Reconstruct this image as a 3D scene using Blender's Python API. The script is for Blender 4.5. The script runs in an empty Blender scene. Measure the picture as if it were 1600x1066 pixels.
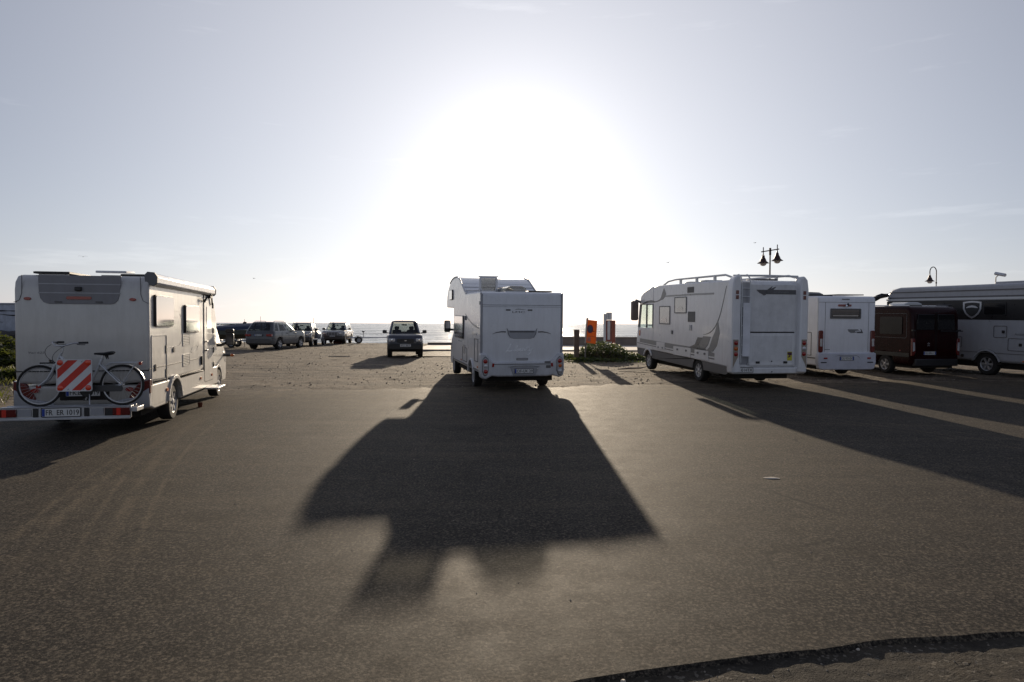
import bpy, bmesh, math, random
from math import sin, cos, pi, radians, sqrt, atan2
from mathutils import Vector, Matrix, noise
random.seed(7)
sc = bpy.context.scene
col = sc.collection

# ------------------------------------------------------------------ camera, sky, sun, exposure
CAM_H = 1.9
cam_d = bpy.data.cameras.new('camera'); cam = bpy.data.objects.new('camera', cam_d); col.objects.link(cam)
cam_d.lens = 24.0; cam_d.sensor_width = 36.0; cam_d.clip_start = 0.05; cam_d.clip_end = 60000
cam.matrix_world = Matrix.Translation((0, 0, CAM_H)) @ Matrix.Rotation(radians(90 - 1.46), 4, 'X') @ Matrix.Rotation(radians(0.20), 4, 'Z')
sc.camera = cam

SUN_EL = 11.7; SUN_AZ = 0.4           # degrees; azimuth measured from +Y towards +X
sd = Vector((sin(radians(SUN_AZ)) * cos(radians(SUN_EL)), cos(radians(SUN_AZ)) * cos(radians(SUN_EL)), sin(radians(SUN_EL))))
world = bpy.data.worlds.new('World'); sc.world = world; world.use_nodes = True
wn = world.node_tree; wn.nodes.clear(); WL = wn.links.new
def wnode(t, **k):
    n = wn.nodes.new(t)
    for a, b in k.items(): setattr(n, a, b)
    return n
def wmath(op, a, b=None, c=None):
    n = wnode('ShaderNodeMath', operation=op)
    for i, v in enumerate((a, b, c)):
        if v is None: continue
        if hasattr(v, 'links'): WL(v, n.inputs[i])
        else: n.inputs[i].default_value = v
    return n.outputs[0]
sky = wnode('ShaderNodeTexSky', sky_type='NISHITA')
sky.sun_disc = False; sky.sun_elevation = radians(SUN_EL); sky.sun_rotation = radians(SUN_AZ)
sky.altitude = 0; sky.air_density = 1.0; sky.dust_density = 0.15; sky.ozone_density = 1.3
tc = wnode('ShaderNodeTexCoord')
dot = wnode('ShaderNodeVectorMath', operation='DOT_PRODUCT'); WL(tc.outputs['Generated'], dot.inputs[0]); dot.inputs[1].default_value = sd
ang = wmath('ARCCOSINE', wmath('MINIMUM', dot.outputs['Value'], 0.999999))
# aureole of the hazy sun (a core and a wide skirt) and a thin high haze, the same for every viewpoint
core = wmath('MULTIPLY', wmath('POWER', 2.718, wmath('MULTIPLY', ang, -1 / radians(4.2))), 8.0)
gau = wmath('MULTIPLY', wmath('POWER', 2.718, wmath('MULTIPLY', wmath('POWER', wmath('DIVIDE', ang, radians(33)), 2.1), -1.0)), 4.7)
aur = wmath('ADD', core, gau)
# faint cirrus
sepd = wnode('ShaderNodeSeparateXYZ'); WL(tc.outputs['Generated'], sepd.inputs[0])
mp = wnode('ShaderNodeMapping'); mp.inputs['Scale'].default_value = (3.0, 3.0, 26.0); mp.inputs['Location'].default_value = (1.3, 0.2, 0.6)
WL(tc.outputs['Generated'], mp.inputs['Vector'])
cn = wnode('ShaderNodeTexNoise'); cn.inputs['Scale'].default_value = 1.6; cn.inputs['Detail'].default_value = 6; cn.inputs['Roughness'].default_value = .62; WL(mp.outputs[0], cn.inputs['Vector'])
cr = wnode('ShaderNodeMapRange'); cr.inputs['From Min'].default_value = .60; cr.inputs['From Max'].default_value = .80; cr.inputs['To Max'].default_value = 0.9
WL(cn.outputs['Fac'], cr.inputs['Value'])
acol = wnode('ShaderNodeVectorMath', operation='SCALE'); acol.inputs[0].default_value = (1.0, 0.96, 0.93); WL(aur, acol.inputs['Scale'])
ccol = wnode('ShaderNodeVectorMath', operation='SCALE'); ccol.inputs[0].default_value = (1.0, 0.97, 0.92); WL(cr.outputs[0], ccol.inputs['Scale'])
elv = wmath('ABSOLUTE', sepd.outputs['Z'])
hz = wmath('MULTIPLY', wmath('POWER', 2.718, wmath('MULTIPLY', elv, -7.0)), 1.0)
hcol = wnode('ShaderNodeVectorMath', operation='SCALE'); hcol.inputs[0].default_value = (0.3, 0.3, 0.8); WL(hz, hcol.inputs['Scale'])
bw = wnode('ShaderNodeRGBToBW'); WL(sky.outputs[0], bw.inputs[0])
mxs = wnode('ShaderNodeMix', data_type='RGBA'); mxs.inputs[0].default_value = .42; WL(sky.outputs[0], mxs.inputs[6]); WL(bw.outputs[0], mxs.inputs[7])
nsc = wnode('ShaderNodeVectorMath', operation='SCALE'); WL(mxs.outputs[2], nsc.inputs[0]); nsc.inputs['Scale'].default_value = 0.42
def vadd(p, q):
    n = wnode('ShaderNodeVectorMath', operation='ADD'); WL(p, n.inputs[0])
    if hasattr(q, 'links'): WL(q, n.inputs[1])
    else: n.inputs[1].default_value = q
    return n.outputs[0]
s2o = vadd(vadd(vadd(vadd(nsc.outputs[0], acol.outputs[0]), ccol.outputs[0]), hcol.outputs[0]), (1.10, 1.20, 1.70))
bg = wnode('ShaderNodeBackground'); WL(s2o, bg.inputs['Color']); bg.inputs['Strength'].default_value = 0.10
wo = wnode('ShaderNodeOutputWorld'); WL(bg.outputs[0], wo.inputs['Surface'])
sun_d = bpy.data.lights.new('sun', 'SUN'); sun_d.energy = 4.8; sun_d.angle = radians(0.53); sun_d.color = (1.0, 0.83, 0.62)
sun = bpy.data.objects.new('sun', sun_d); col.objects.link(sun)
sun.rotation_euler = (-sd).to_track_quat('-Z', 'Y').to_euler()
sun.location = (0, 0, 30)
vs = sc.view_settings; sc.display_settings.display_device = 'sRGB'
vs.view_transform = 'Standard'; vs.look = 'None'; vs.gamma = 1; vs.use_curve_mapping = False; vs.exposure = 0.10
sc.cycles.use_denoising = True
sc.cycles.max_bounces = 6; sc.cycles.transparent_max_bounces = 12; sc.cycles.caustics_reflective = False; sc.cycles.caustics_refractive = False
sc.cycles.sample_clamp_indirect = 4.0


# ------------------------------------------------------------------ materials
MATS = {}
def nodes_of(name):
    m = bpy.data.materials.new(name); m.use_nodes = True
    nt = m.node_tree; b = nt.nodes['Principled BSDF']
    return m, nt, b
def nn(nt, t, **k):
    n = nt.nodes.new(t)
    for a, b in k.items():
        if a in n.inputs: n.inputs[a].default_value = b
        else: setattr(n, a, b)
    return n
def mixc(nt, fac, a, b, blend='MIX'):
    n = nt.nodes.new('ShaderNodeMix'); n.data_type = 'RGBA'; n.blend_type = blend
    for i, v in ((0, fac), (6, a), (7, b)):
        if hasattr(v, 'links'): nt.links.new(v, n.inputs[i])
        else: n.inputs[i].default_value = v if i == 0 else (*v, 1)
    return n.outputs[2]
def ramp(nt, v, a, b, lo=0., hi=1.):
    n = nt.nodes.new('ShaderNodeMapRange'); nt.links.new(v, n.inputs[0])
    n.inputs[1].default_value = a; n.inputs[2].default_value = b; n.inputs[3].default_value = lo; n.inputs[4].default_value = hi
    return n.outputs[0]
def mth(nt, op, a, b=None):
    n = nt.nodes.new('ShaderNodeMath'); n.operation = op
    for i, v in enumerate((a, b)):
        if v is None: continue
        if hasattr(v, 'links'): nt.links.new(v, n.inputs[i])
        else: n.inputs[i].default_value = v
    return n.outputs[0]
def M(name, c, rough=.5, metal=0., spec=.5, var=.12, vs_=3.0, dirt=0., dcol=(.16, .12, .08), bump=0., bs=60., coat=0.):
    """plain procedural surface: colour broken by noise, optional road dirt rising from below, fine bump"""
    if name in MATS: return MATS[name]
    m, nt, b = nodes_of(name); L = nt.links.new
    t = nn(nt, 'ShaderNodeTexCoord'); n1 = nn(nt, 'ShaderNodeTexNoise', Scale=vs_, Detail=6., Roughness=.65); L(t.outputs['Object'], n1.inputs['Vector'])
    f = ramp(nt, n1.outputs['Fac'], .3, .7)
    cc = mixc(nt, f, tuple(x * (1 - var) for x in c), tuple(min(1, x * (1 + var)) for x in c))
    r = ramp(nt, n1.outputs['Fac'], .25, .75, max(.02, rough * .8), min(1, rough * 1.25))
    if dirt > 0:
        sx = nn(nt, 'ShaderNodeSeparateXYZ'); L(t.outputs['Object'], sx.inputs[0])
        n2 = nn(nt, 'ShaderNodeTexNoise', Scale=2.2, Detail=8., Roughness=.7); 
        mpn = nn(nt, 'ShaderNodeMapping'); mpn.inputs['Scale'].default_value = (3.5, 3.5, .6); L(t.outputs['Object'], mpn.inputs[0]); L(mpn.outputs[0], n2.inputs['Vector'])
        low = ramp(nt, sx.outputs['Z'], 1.3, .3, 0., 1.)
        d = mth(nt, 'MULTIPLY', mth(nt, 'ADD', mth(nt, 'MULTIPLY', low, .55), ramp(nt, n2.outputs['Fac'], .42, .75, 0., .55)), dirt)
        cc = mixc(nt, d, cc, dcol); r = mth(nt, 'ADD', r, mth(nt, 'MULTIPLY', d, .5))
    L(cc, b.inputs['Base Color']); L(r, b.inputs['Roughness'])
    b.inputs['Metallic'].default_value = metal; b.inputs['Specular IOR Level'].default_value = spec; b.inputs['Coat Weight'].default_value = coat
    b.inputs['Coat Roughness'].default_value = .08
    if bump > 0:
        n3 = nn(nt, 'ShaderNodeTexNoise', Scale=bs, Detail=4.); L(t.outputs['Object'], n3.inputs['Vector'])
        bp = nn(nt, 'ShaderNodeBump', Strength=bump, Distance=.01); L(n3.outputs['Fac'], bp.inputs['Height']); L(bp.outputs[0], b.inputs['Normal'])
    MATS[name] = m; return m
def glassmat(name, tint, refl=.06, rough=.02):
    m, nt, b = nodes_of(name); L = nt.links.new; nt.nodes.remove(b)
    out = nt.nodes['Material Output']
    tr = nn(nt, 'ShaderNodeBsdfTransparent'); tr.inputs[0].default_value = (*tint, 1)
    gl = nn(nt, 'ShaderNodeBsdfGlossy'); gl.inputs['Roughness'].default_value = rough
    ge = nn(nt, 'ShaderNodeNewGeometry'); dp = nn(nt, 'ShaderNodeVectorMath', operation='DOT_PRODUCT'); L(ge.outputs['Normal'], dp.inputs[0]); L(ge.outputs['Incoming'], dp.inputs[1])
    f5 = mth(nt, 'POWER', mth(nt, 'SUBTRACT', 1.0, mth(nt, 'ABSOLUTE', dp.outputs['Value'])), 5.0); mx = nn(nt, 'ShaderNodeMixShader')
    L(mth(nt, 'ADD', mth(nt, 'MULTIPLY', f5, .8), refl * .6), mx.inputs[0]); L(tr.outputs[0], mx.inputs[1]); L(gl.outputs[0], mx.inputs[2]); L(mx.outputs[0], out.inputs['Surface'])
    MATS[name] = m; return m
mWhiteC = M('camper_white_gloss', (.78, .785, .795), .28, coat=.3, dirt=.24, var=.03)
mWhiteR = M('motorhome_white_gelcoat', (.80, .80, .80), .30, coat=.3, dirt=.28, var=.04)
mWhiteW = M('coachbuilt_white', (.80, .81, .84), .34, coat=.2, dirt=.22, var=.04)
mCream = M('cream_metallic_side', (.52, .49, .43), .36, coat=.3, dirt=.22, var=.05)
mSilver = M('silver_grey_rear_panel', (.36, .37, .40), .38, metal=.25, coat=.3, dirt=.25, var=.06)
mLiner = M('liner_silver_white', (.40, .41, .43), .35, coat=.2, dirt=.3, var=.05)
mGreyTrim = M('grey_plastic_trim', (.16, .165, .17), .5, dirt=.3)
mMidGrey = M('mid_grey_skirt', (.12, .118, .118), .5, dirt=.3)
mDecal = M('graphite_decal', (.10, .10, .105), .3, dirt=.1)
mDecal2 = M('silver_decal', (.20, .205, .21), .3, metal=.15)
mDark = M('dark_underbody', (.015, .014, .013), .8, dirt=.5, dcol=(.05, .04, .03))
mBlack = M('black_plastic', (.018, .018, .019), .42)
mRubber = M('tyre_rubber', (.018, .017, .016), .8, bump=.4, dirt=.12, dcol=(.06, .05, .04))
mRim = M('painted_steel_rim', (.50, .50, .51), .35, metal=.5, dirt=.15, dcol=(.08, .07, .06))
mAlu = M('brushed_aluminium', (.55, .56, .58), .34, metal=.75, dirt=.15)
mChrome = M('chrome', (.75, .75, .76), .12, metal=1.)
mWhiteMet = M('white_tube', (.66, .67, .66), .35, var=.05)
mRed = M('red_lens', (.30, .012, .008), .18, coat=.5)
mRedDk = M('dark_red_lens', (.12, .008, .006), .2, coat=.5)
mOrange = M('orange_lens', (.55, .12, .01), .2, coat=.5)
mClear = M('clear_lens', (.55, .55, .56), .15, metal=.3, coat=.5)
mPlate = M('plate_white', (.68, .68, .66), .45, dirt=.1)
mBlue = M('plate_blue', (.015, .05, .30), .4)
mInk = M('plate_black', (.01, .01, .01), .5)
mWinRim = M('window_rubber', (.03, .022, .022), .45)
mAcryl = M('acrylic_window', (.05, .05, .052), .05, spec=.9, coat=1., var=.3, vs_=1.5)
mDarkWin = M('dark_glass_pane', (.012, .012, .013), .08, spec=.35)
mBlind = M('window_blind', (.42, .40, .36), .2, coat=1., var=.1)
mRoofBlack = M('solar_cell', (.012, .013, .018), .16, coat=.6)
mRedVan = M('dark_red_metallic', (.018, .003, .0035), .2, spec=.15, var=.3)
mTerr = M('dark_blue_paint', (.022, .025, .045), .28, coat=.6, dirt=.35, dcol=(.10, .08, .06))
mX5 = M('grey_metallic', (.07, .075, .08), .3, metal=.3, coat=.6, dirt=.35)
mJeep = M('silver_metallic', (.22, .22, .22), .25, metal=.5, coat=.6, dirt=.3)
mJeepLow = M('dark_lower_cladding', (.055, .05, .047), .5, dirt=.3)
mGlass = glassmat('car_glass', (.55, .58, .56), .08)
mGlassDk = glassmat('tinted_glass', (.10, .11, .12), .10)
mGlassCl = glassmat('clear_cab_glass', (.88, .92, .90), .06)
mDome = glassmat('milky_dome', (.62, .62, .60), .14, .15)
mSeat = M('seat_fabric', (.03, .03, .032), .8)
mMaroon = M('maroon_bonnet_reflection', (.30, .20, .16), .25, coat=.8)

# ------------------------------------------------------------------ object helpers
def tag(o, label=None, cat=None, group=None, kind=None):
    if label: o['label'] = label
    if cat: o['category'] = cat
    if group: o['group'] = group
    if kind: o['kind'] = kind
    return o
def thing(name, label, cat, loc=(0, 0, 0), rz=0., pitch=0., group=None):
    o = bpy.data.objects.new(name, None); col.objects.link(o); o.empty_display_size = .2
    o.rotation_mode = 'ZXY' if False else 'XYZ'
    o.matrix_world = Matrix.Translation(loc) @ Matrix.Rotation(rz, 4, 'Z') @ Matrix.Rotation(pitch, 4, 'X')
    return tag(o, label, cat, group)
def link_mesh(name, me, mat=None, parent=None, loc=None, rot=None):
    o = bpy.data.objects.new(name, me); col.objects.link(o)
    if mat is not None and not me.materials: me.materials.append(mat)
    if parent: o.parent = parent
    if loc: o.location = loc
    if rot: o.rotation_euler = rot
    return o
def copy_thing(root, loc=None, rz=None):
    def rec(o, par):
        c = o.copy(); col.objects.link(c); c.parent = par
        for ch in o.children: rec(ch, c)
        return c
    r = rec(root, None)
    if loc is not None: r.location = loc
    if rz is not None: r.rotation_euler = (0, 0, rz)
    return r
AX = {'yz': (0, 1, 2), 'xz': (1, 0, 2), 'xy': (2, 0, 1)}
class G:
    def __init__(s): s.v = []; s.f = []
    def add(s, vs, fs):
        b = len(s.v); s.v += [tuple(v) for v in vs]; s.f += [tuple(b + i for i in f) for f in fs]; return s
    def box(s, x0, x1, y0, y1, z0, z1, mat=None):
        vs = [(x, y, z) for z in (z0, z1) for y in (y0, y1) for x in (x0, x1)]
        if mat: vs = [mat @ Vector(v) for v in vs]
        return s.add(vs, [(0, 2, 3, 1), (4, 5, 7, 6), (0, 1, 5, 4), (2, 6, 7, 3), (0, 4, 6, 2), (1, 3, 7, 5)])
    def prism(s, poly, plane, a, b):
        k, i, j = AX[plane]; n = len(poly); vs = []
        for t in (a, b):
            for p in poly:
                v = [0, 0, 0]; v[k] = t; v[i] = p[0]; v[j] = p[1]; vs.append(v)
        return s.add(vs, [tuple(range(n - 1, -1, -1)), tuple(range(n, 2 * n))] + [(q, (q + 1) % n, n + (q + 1) % n, n + q) for q in range(n)])
    def cyl(s, p0, p1, r0, r1=None, n=12, cap=True):
        r1 = r0 if r1 is None else r1; p0 = Vector(p0); p1 = Vector(p1); d = (p1 - p0).normalized()
        u = d.orthogonal().normalized(); w = d.cross(u)
        vs = [p + (u * cos(2 * pi * k / n) + w * sin(2 * pi * k / n)) * r for p, r in ((p0, r0), (p1, r1)) for k in range(n)]
        fs = [(k, (k + 1) % n, n + (k + 1) % n, n + k) for k in range(n)]
        if cap: fs += [tuple(range(n - 1, -1, -1)), tuple(range(n, 2 * n))]
        return s.add(vs, fs)
    def tube(s, pts, r, n=8, closed=False):
        pts = [Vector(p) for p in pts]; m = len(pts); rs = r if isinstance(r, (list, tuple)) else [r] * m
        vs = []; prev = None
        for i, p in enumerate(pts):
            a = pts[(i - 1) % m] if (closed or i > 0) else p; b = pts[(i + 1) % m] if (closed or i < m - 1) else p
            d = (b - a).normalized()
            u = d.orthogonal().normalized() if prev is None else (prev - d * prev.dot(d)).normalized()
            prev = u; w = d.cross(u)
            vs += [p + (u * cos(2 * pi * k / n) + w * sin(2 * pi * k / n)) * rs[i] for k in range(n)]
        fs = []
        for i in range(m if closed else m - 1):
            j = (i + 1) % m
            fs += [(i * n + k, i * n + (k + 1) % n, j * n + (k + 1) % n, j * n + k) for k in range(n)]
        if not closed: fs += [tuple(range(n - 1, -1, -1)), tuple(range((m - 1) * n, m * n))]
        return s.add(vs, fs)
    def lathe(s, prof, c, axis='z', n=20, caps=True):
        """prof: (radius, height) pairs"""
        c = Vector(c); vs = []
        for r, h in prof:
            for k in range(n):
                a = 2 * pi * k / n
                if axis == 'z': vs.append(c + Vector((r * cos(a), r * sin(a), h)))
                elif axis == 'x': vs.append(c + Vector((h, r * cos(a), r * sin(a))))
                else: vs.append(c + Vector((r * cos(a), h, r * sin(a))))
        fs = [(i * n + k, i * n + (k + 1) % n, (i + 1) * n + (k + 1) % n, (i + 1) * n + k) for i in range(len(prof) - 1) for k in range(n)]
        if caps and prof[0][0] > 1e-4: fs.append(tuple(range(n - 1, -1, -1)))
        if caps and prof[-1][0] > 1e-4: fs.append(tuple(range((len(prof) - 1) * n, len(prof) * n)))
        return s.add(vs, fs)
    def sph(s, c, r, n=10, m=6, sc_=(1, 1, 1)):
        prof = [(max(1e-5, r * sin(pi * i / m)), -r * cos(pi * i / m)) for i in range(m + 1)]
        b = len(s.v); s.lathe(prof, (0, 0, 0), 'z', n)
        for i in range(b, len(s.v)):
            v = s.v[i]; s.v[i] = (c[0] + v[0] * sc_[0], c[1] + v[1] * sc_[1], c[2] + v[2] * sc_[2])
        return s
    def mesh(s, name, mat, smooth=35.):
        me = bpy.data.meshes.new(name); me.from_pydata(s.v, [], s.f); me.validate()
        bm = bmesh.new(); bm.from_mesh(me); bmesh.ops.recalc_face_normals(bm, faces=bm.faces); bm.to_mesh(me); bm.free()
        if mat: me.materials.append(mat)
        if smooth:
            me.shade_smooth(); me.set_sharp_from_angle(angle=radians(smooth))
        return me
    def make(s, name, mat, parent=None, bevel=0., seg=2, smooth=35.):
        o = link_mesh(name, s.mesh(name, mat, smooth), None, parent)
        if bevel > 0:
            m = o.modifiers.new('bevel', 'BEVEL'); m.width = bevel; m.segments = seg; m.limit_method = 'ANGLE'; m.angle_limit = radians(38)
            m.harden_normals = False
            o.data.set_sharp_from_angle(angle=radians(60)) if bevel > .02 else None
        return o
def rrect(u0, u1, v0, v1, r=.02, n=4):
    r = min(r, (u1 - u0) * .49, (v1 - v0) * .49); P = []
    for cx, cy, a0 in ((u1 - r, v1 - r, 0), (u0 + r, v1 - r, 90), (u0 + r, v0 + r, 180), (u1 - r, v0 + r, 270)):
        for k in range(n + 1):
            a = radians(a0 + 90 * k / n); P.append((cx + r * cos(a), cy + r * sin(a)))
    return P
def ell(cx, cy, rx, ry, n=16): return [(cx + rx * cos(2 * pi * k / n), cy + ry * sin(2 * pi * k / n)) for k in range(n)]
def rear(parent, name, x0, x1, z0, z1, mat, y=0., d=.012, r=.02, depth_in=.01, bevel=0.):
    """panel on a rear face whose plane is at y, standing d proud towards -y"""
    return G().prism(rrect(x0, x1, z0, z1, r), 'xz', y - d, y + depth_in).make(name, mat, parent, bevel)
def side(parent, name, y0, y1, z0, z1, mat, x, d=.012, r=.02, poly=None, bevel=0.):
    s = 1 if x > 0 else -1
    return G().prism(poly or rrect(y0, y1, z0, z1, r), 'yz', x - s * .008, x + s * d).make(name, mat, parent, bevel)
def frame_poly(parent, name, plane, u0, u1, v0, v1, t, a, b, mat, r=.04):
    """rectangular ring"""
    o = rrect(u0, u1, v0, v1, r); i = rrect(u0 + t, u1 - t, v0 + t, v1 - t, max(.005, r - t)); n = len(o)
    k, p, q = AX[plane]; vs = []
    for ring in (o, i):
        for tt in (a, b):
            for pt in ring:
                v = [0, 0, 0]; v[k] = tt; v[p] = pt[0]; v[q] = pt[1]; vs.append(v)
    fs = []
    for m in range(n):
        m2 = (m + 1) % n
        fs += [(m, m2, n + m2, n + m), (2 * n + m, 3 * n + m, 3 * n + m2, 2 * n + m2), (m, 2 * n + m, 2 * n + m2, m2), (n + m, n + m2, 3 * n + m2, 3 * n + m)]
    return G().add(vs, fs).make(name, mat, parent)
def strip(pts, ws, plane, a, b):
    """a band of varying width along a 2-D path, given a thickness between a and b"""
    L, R = [], []
    for i, p in enumerate(pts):
        q0 = pts[max(0, i - 1)]; q1 = pts[min(len(pts) - 1, i + 1)]
        dx, dy = q1[0] - q0[0], q1[1] - q0[1]; l = sqrt(dx * dx + dy * dy) or 1
        nx, ny = -dy / l, dx / l; w = ws[i] if isinstance(ws, (list, tuple)) else ws
        L.append((p[0] + nx * w / 2, p[1] + ny * w / 2)); R.append((p[0] - nx * w / 2, p[1] - ny * w / 2))
    g = G()
    for i in range(len(pts) - 1): g.prism([L[i], L[i + 1], R[i + 1], R[i]], plane, a, b)
    return g
def bez(p0, p1, p2, p3, n=10):
    o = []
    for k in range(n + 1):
        t = k / n; a = (1 - t) ** 3; b = 3 * t * (1 - t) ** 2; c = 3 * t * t * (1 - t); d = t ** 3
        o.append(tuple(a * p0[i] + b * p1[i] + c * p2[i] + d * p3[i] for i in range(len(p0))))
    return o
def text(s, name, mat, parent, cx, cz, y, w, h, front=False, shear=0., plane='rear', depth=.003):
    cu = bpy.data.curves.new('t', 'FONT'); cu.body = s; cu.size = 1; cu.extrude = .01; cu.shear = shear
    to = bpy.data.objects.new('t', cu); col.objects.link(to)
    dg = bpy.context.evaluated_depsgraph_get(); dg.update()
    me = bpy.data.meshes.new_from_object(to.evaluated_get(dg))
    bpy.data.objects.remove(to); bpy.data.curves.remove(cu)
    xs = [v.co.x for v in me.vertices]; ys = [v.co.y for v in me.vertices]
    if not xs: return None
    x0, x1, y0, y1 = min(xs), max(xs), min(ys), max(ys)
    for v in me.vertices:
        u = (v.co.x - x0) / (x1 - x0) * w - w / 2; q = (v.co.y - y0) / (y1 - y0) * h - h / 2; t = (v.co.z / .01) * depth / 2
        if plane == 'rear': v.co = (cx + u, y - t, cz + q) if not front else (cx - u, y + t, cz + q)
        elif plane == 'left': v.co = (y - t, cx - u, cz + q)       # on a side facing -x: reads towards -y
        else: v.co = (y + t, cx + u, cz + q)
    me.name = name; me.materials.clear(); me.materials.append(mat)
    return tag(link_mesh(name, me, None, parent), kind='stuff')
def plate(parent, s, cx, cz, y, w=.52, h=.115, front=False, band=True, band2=False):
    d = 1 if front else -1
    g = G().prism(rrect(cx - w / 2, cx + w / 2, cz - h / 2, cz + h / 2, .012), 'xz', y, y + d * .008)
    p = g.make('number_plate', mPlate, parent)
    frame_poly(p, 'plate_holder', 'xz', cx - w / 2 - .012, cx + w / 2 + .012, cz - h / 2 - .012, cz + h / 2 + .012, .011, y, y + d * .010, mBlack, .02)
    bx = (cx - w / 2 + .004) if not front else (cx + w / 2 - .044)
    if band: G().box(bx, bx + .04, min(y + d * .007, y + d * .0105), max(y + d * .007, y + d * .0105), cz - h / 2 + .005, cz + h / 2 - .005).make('euro_band', mBlue, p)
    if band2: G().box(cx + w / 2 - .044, cx + w / 2 - .004, min(y + d * .007, y + d * .0105), max(y + d * .007, y + d * .0105), cz - h / 2 + .005, cz + h / 2 - .005).make('euro_band', mBlue, p)
    off = (.022 if band and not band2 else 0) * (-1 if front else 1)
    text(s, 'plate_lettering', mInk, p, cx + off, cz, y + d * .010, w - (.075 if not band2 else .12), h * .66, front, depth=.004)
    return p
WH = {}
def wheel_data(r, w, spokes, rim, key):
    if key in WH: return WH[key]
    g = G().lathe([(r * .62, -w / 2), (r * .70, -w / 2 - .004), (r * .93, -w / 2), (r * .985, -w / 2 + w * .1), (r, -w / 2 + w * .22), (r, w / 2 - w * .22), (r * .985, w / 2 - w * .1), (r * .93, w / 2), (r * .70, w / 2 + .004), (r * .62, w / 2)], (0, 0, 0), 'x', 28, False)
    tyre = g.mesh('wheel', mRubber)
    q = G()
    q.lathe([(r * .64, w * .44), (r * .61, w * .5), (r * .57, w * .44), (r * .55, w * .1), (.001, w * .08)], (0, 0, 0), 'x', 28, False)
    for k in range(spokes):
        a = 2 * pi * k / spokes; ca, sa = cos(a), sin(a); hw = r * .09 if spokes < 9 else r * .05
        vs = []
        for rr, hh, ww in ((r * .1, w * .42, hw * .8), (r * .57, w * .46, hw * 1.1)):
            for sg in (-1, 1):
                for dz in (0, -w * .14):
                    y = rr * ca - sg * ww * sa; z = rr * sa + sg * ww * ca; vs.append((hh + dz, y, z))
        q.add(vs, [(0, 2, 6, 4), (1, 5, 7, 3), (0, 4, 5, 1), (2, 3, 7, 6), (4, 6, 7, 5), (0, 1, 3, 2)])
    q.lathe([(r * .17, w * .3), (r * .17, w * .47), (r * .12, w * .5), (.001, w * .5)], (0, 0, 0), 'x', 14)
    rimm = q.mesh('rim', rim)
    WH[key] = (tyre, rimm); return WH[key]
def wheel(parent, x, y, r=.34, w=.22, spokes=8, rim=None, key='std', z=None):
    t, rm = wheel_data(r, w, spokes, rim or mRim, key)
    o = link_mesh('wheel', t, None, parent, (x, y, r if z is None else z))
    if x < 0: o.rotation_euler = (0, 0, pi)
    link_mesh('rim', rm, None, o)
    return o
def arch(yc, r, z0, n=12, zc=None):
    """points of a wheel arch cut into a bottom edge at height z0, running from +y to -y when reversed"""
    zc = .34 if zc is None else zc; dz = z0 - zc; h = sqrt(max(.0, r * r - dz * dz)); a0 = atan2(dz, h)
    return [(yc + r * cos(a0 + (pi - 2 * a0) * k / n), zc + r * sin(a0 + (pi - 2 * a0) * k / n)) for k in range(n + 1)]
def grid_open(parent, y0, y1, z0, z1, x, nm='vent', n=8, mat=None, back=None):
    f = frame_poly(parent, nm, 'yz', y0, y1, z0, z1, .02, x - (.01 if x > 0 else -.01), x + (.012 if x > 0 else -.012), mat or mWhiteC, .02)
    s = 1 if x > 0 else -1
    G().prism(rrect(y0 + .01, y1 - .01, z0 + .01, z1 - .01, .01), 'yz', x - s * .006, x + s * .003).make('vent_back', back or mBlack, f)
    g = G()
    for k in range(n):
        z = z0 + .025 + (z1 - z0 - .05) * (k + .5) / n
        g.box(min(x + s * .002, x + s * .011), max(x + s * .002, x + s * .011), y0 + .02, y1 - .02, z - .25 * (z1 - z0) / n, z + .2 * (z1 - z0) / n)
    g.make('louvre', mat or mWhiteC, f)
    return f
def hinged_window(parent, y0, y1, z0, z1, x, d=.04, glass=None, rim=None):
    s = 1 if x > 0 else -1
    fr = G().prism(rrect(y0, y1, z0, z1, .06), 'yz', x - s * .01, x + s * (d - .012)).make('window_frame', rim or mWinRim, parent, .006)
    G().prism(rrect(y0 + .018, y1 - .018, z0 + .018, z1 - .018, .05), 'yz', x + s * (d - .014), x + s * d).make('window_pane', glass or mAcryl, fr, .005)
    return fr
# ------------------------------------------------------------------ terrain height
def smooth(t): t = max(0., min(1., t)); return t * t * (3 - 2 * t)
def gz(x, y):
    z = .20 * smooth((y - 16) / 16.)
    return z
def place(y_r, y_f, x_r, x_f):
    zr, zf = gz(x_r, y_r), gz(x_f, y_f)
    return zr, zf
def vehicle(name, label, cat, x, y, yaw_deg, yr, yf, group=None, dz=0.):
    """x, y: rear centre on the ground; yaw to the left of +Y; yr, yf: axle positions; seats the vehicle on the sloping ground"""
    a = radians(yaw_deg); dx, dy = -sin(a), cos(a)
    zr = gz(x + dx * yr, y + dy * yr); zf = gz(x + dx * yf, y + dy * yf)
    p = atan2(zf - zr, yf - yr); z0 = zr - yr * math.tan(p)
    return thing(name, label, cat, (x, y, z0 + dz), a, p, group)
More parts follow.
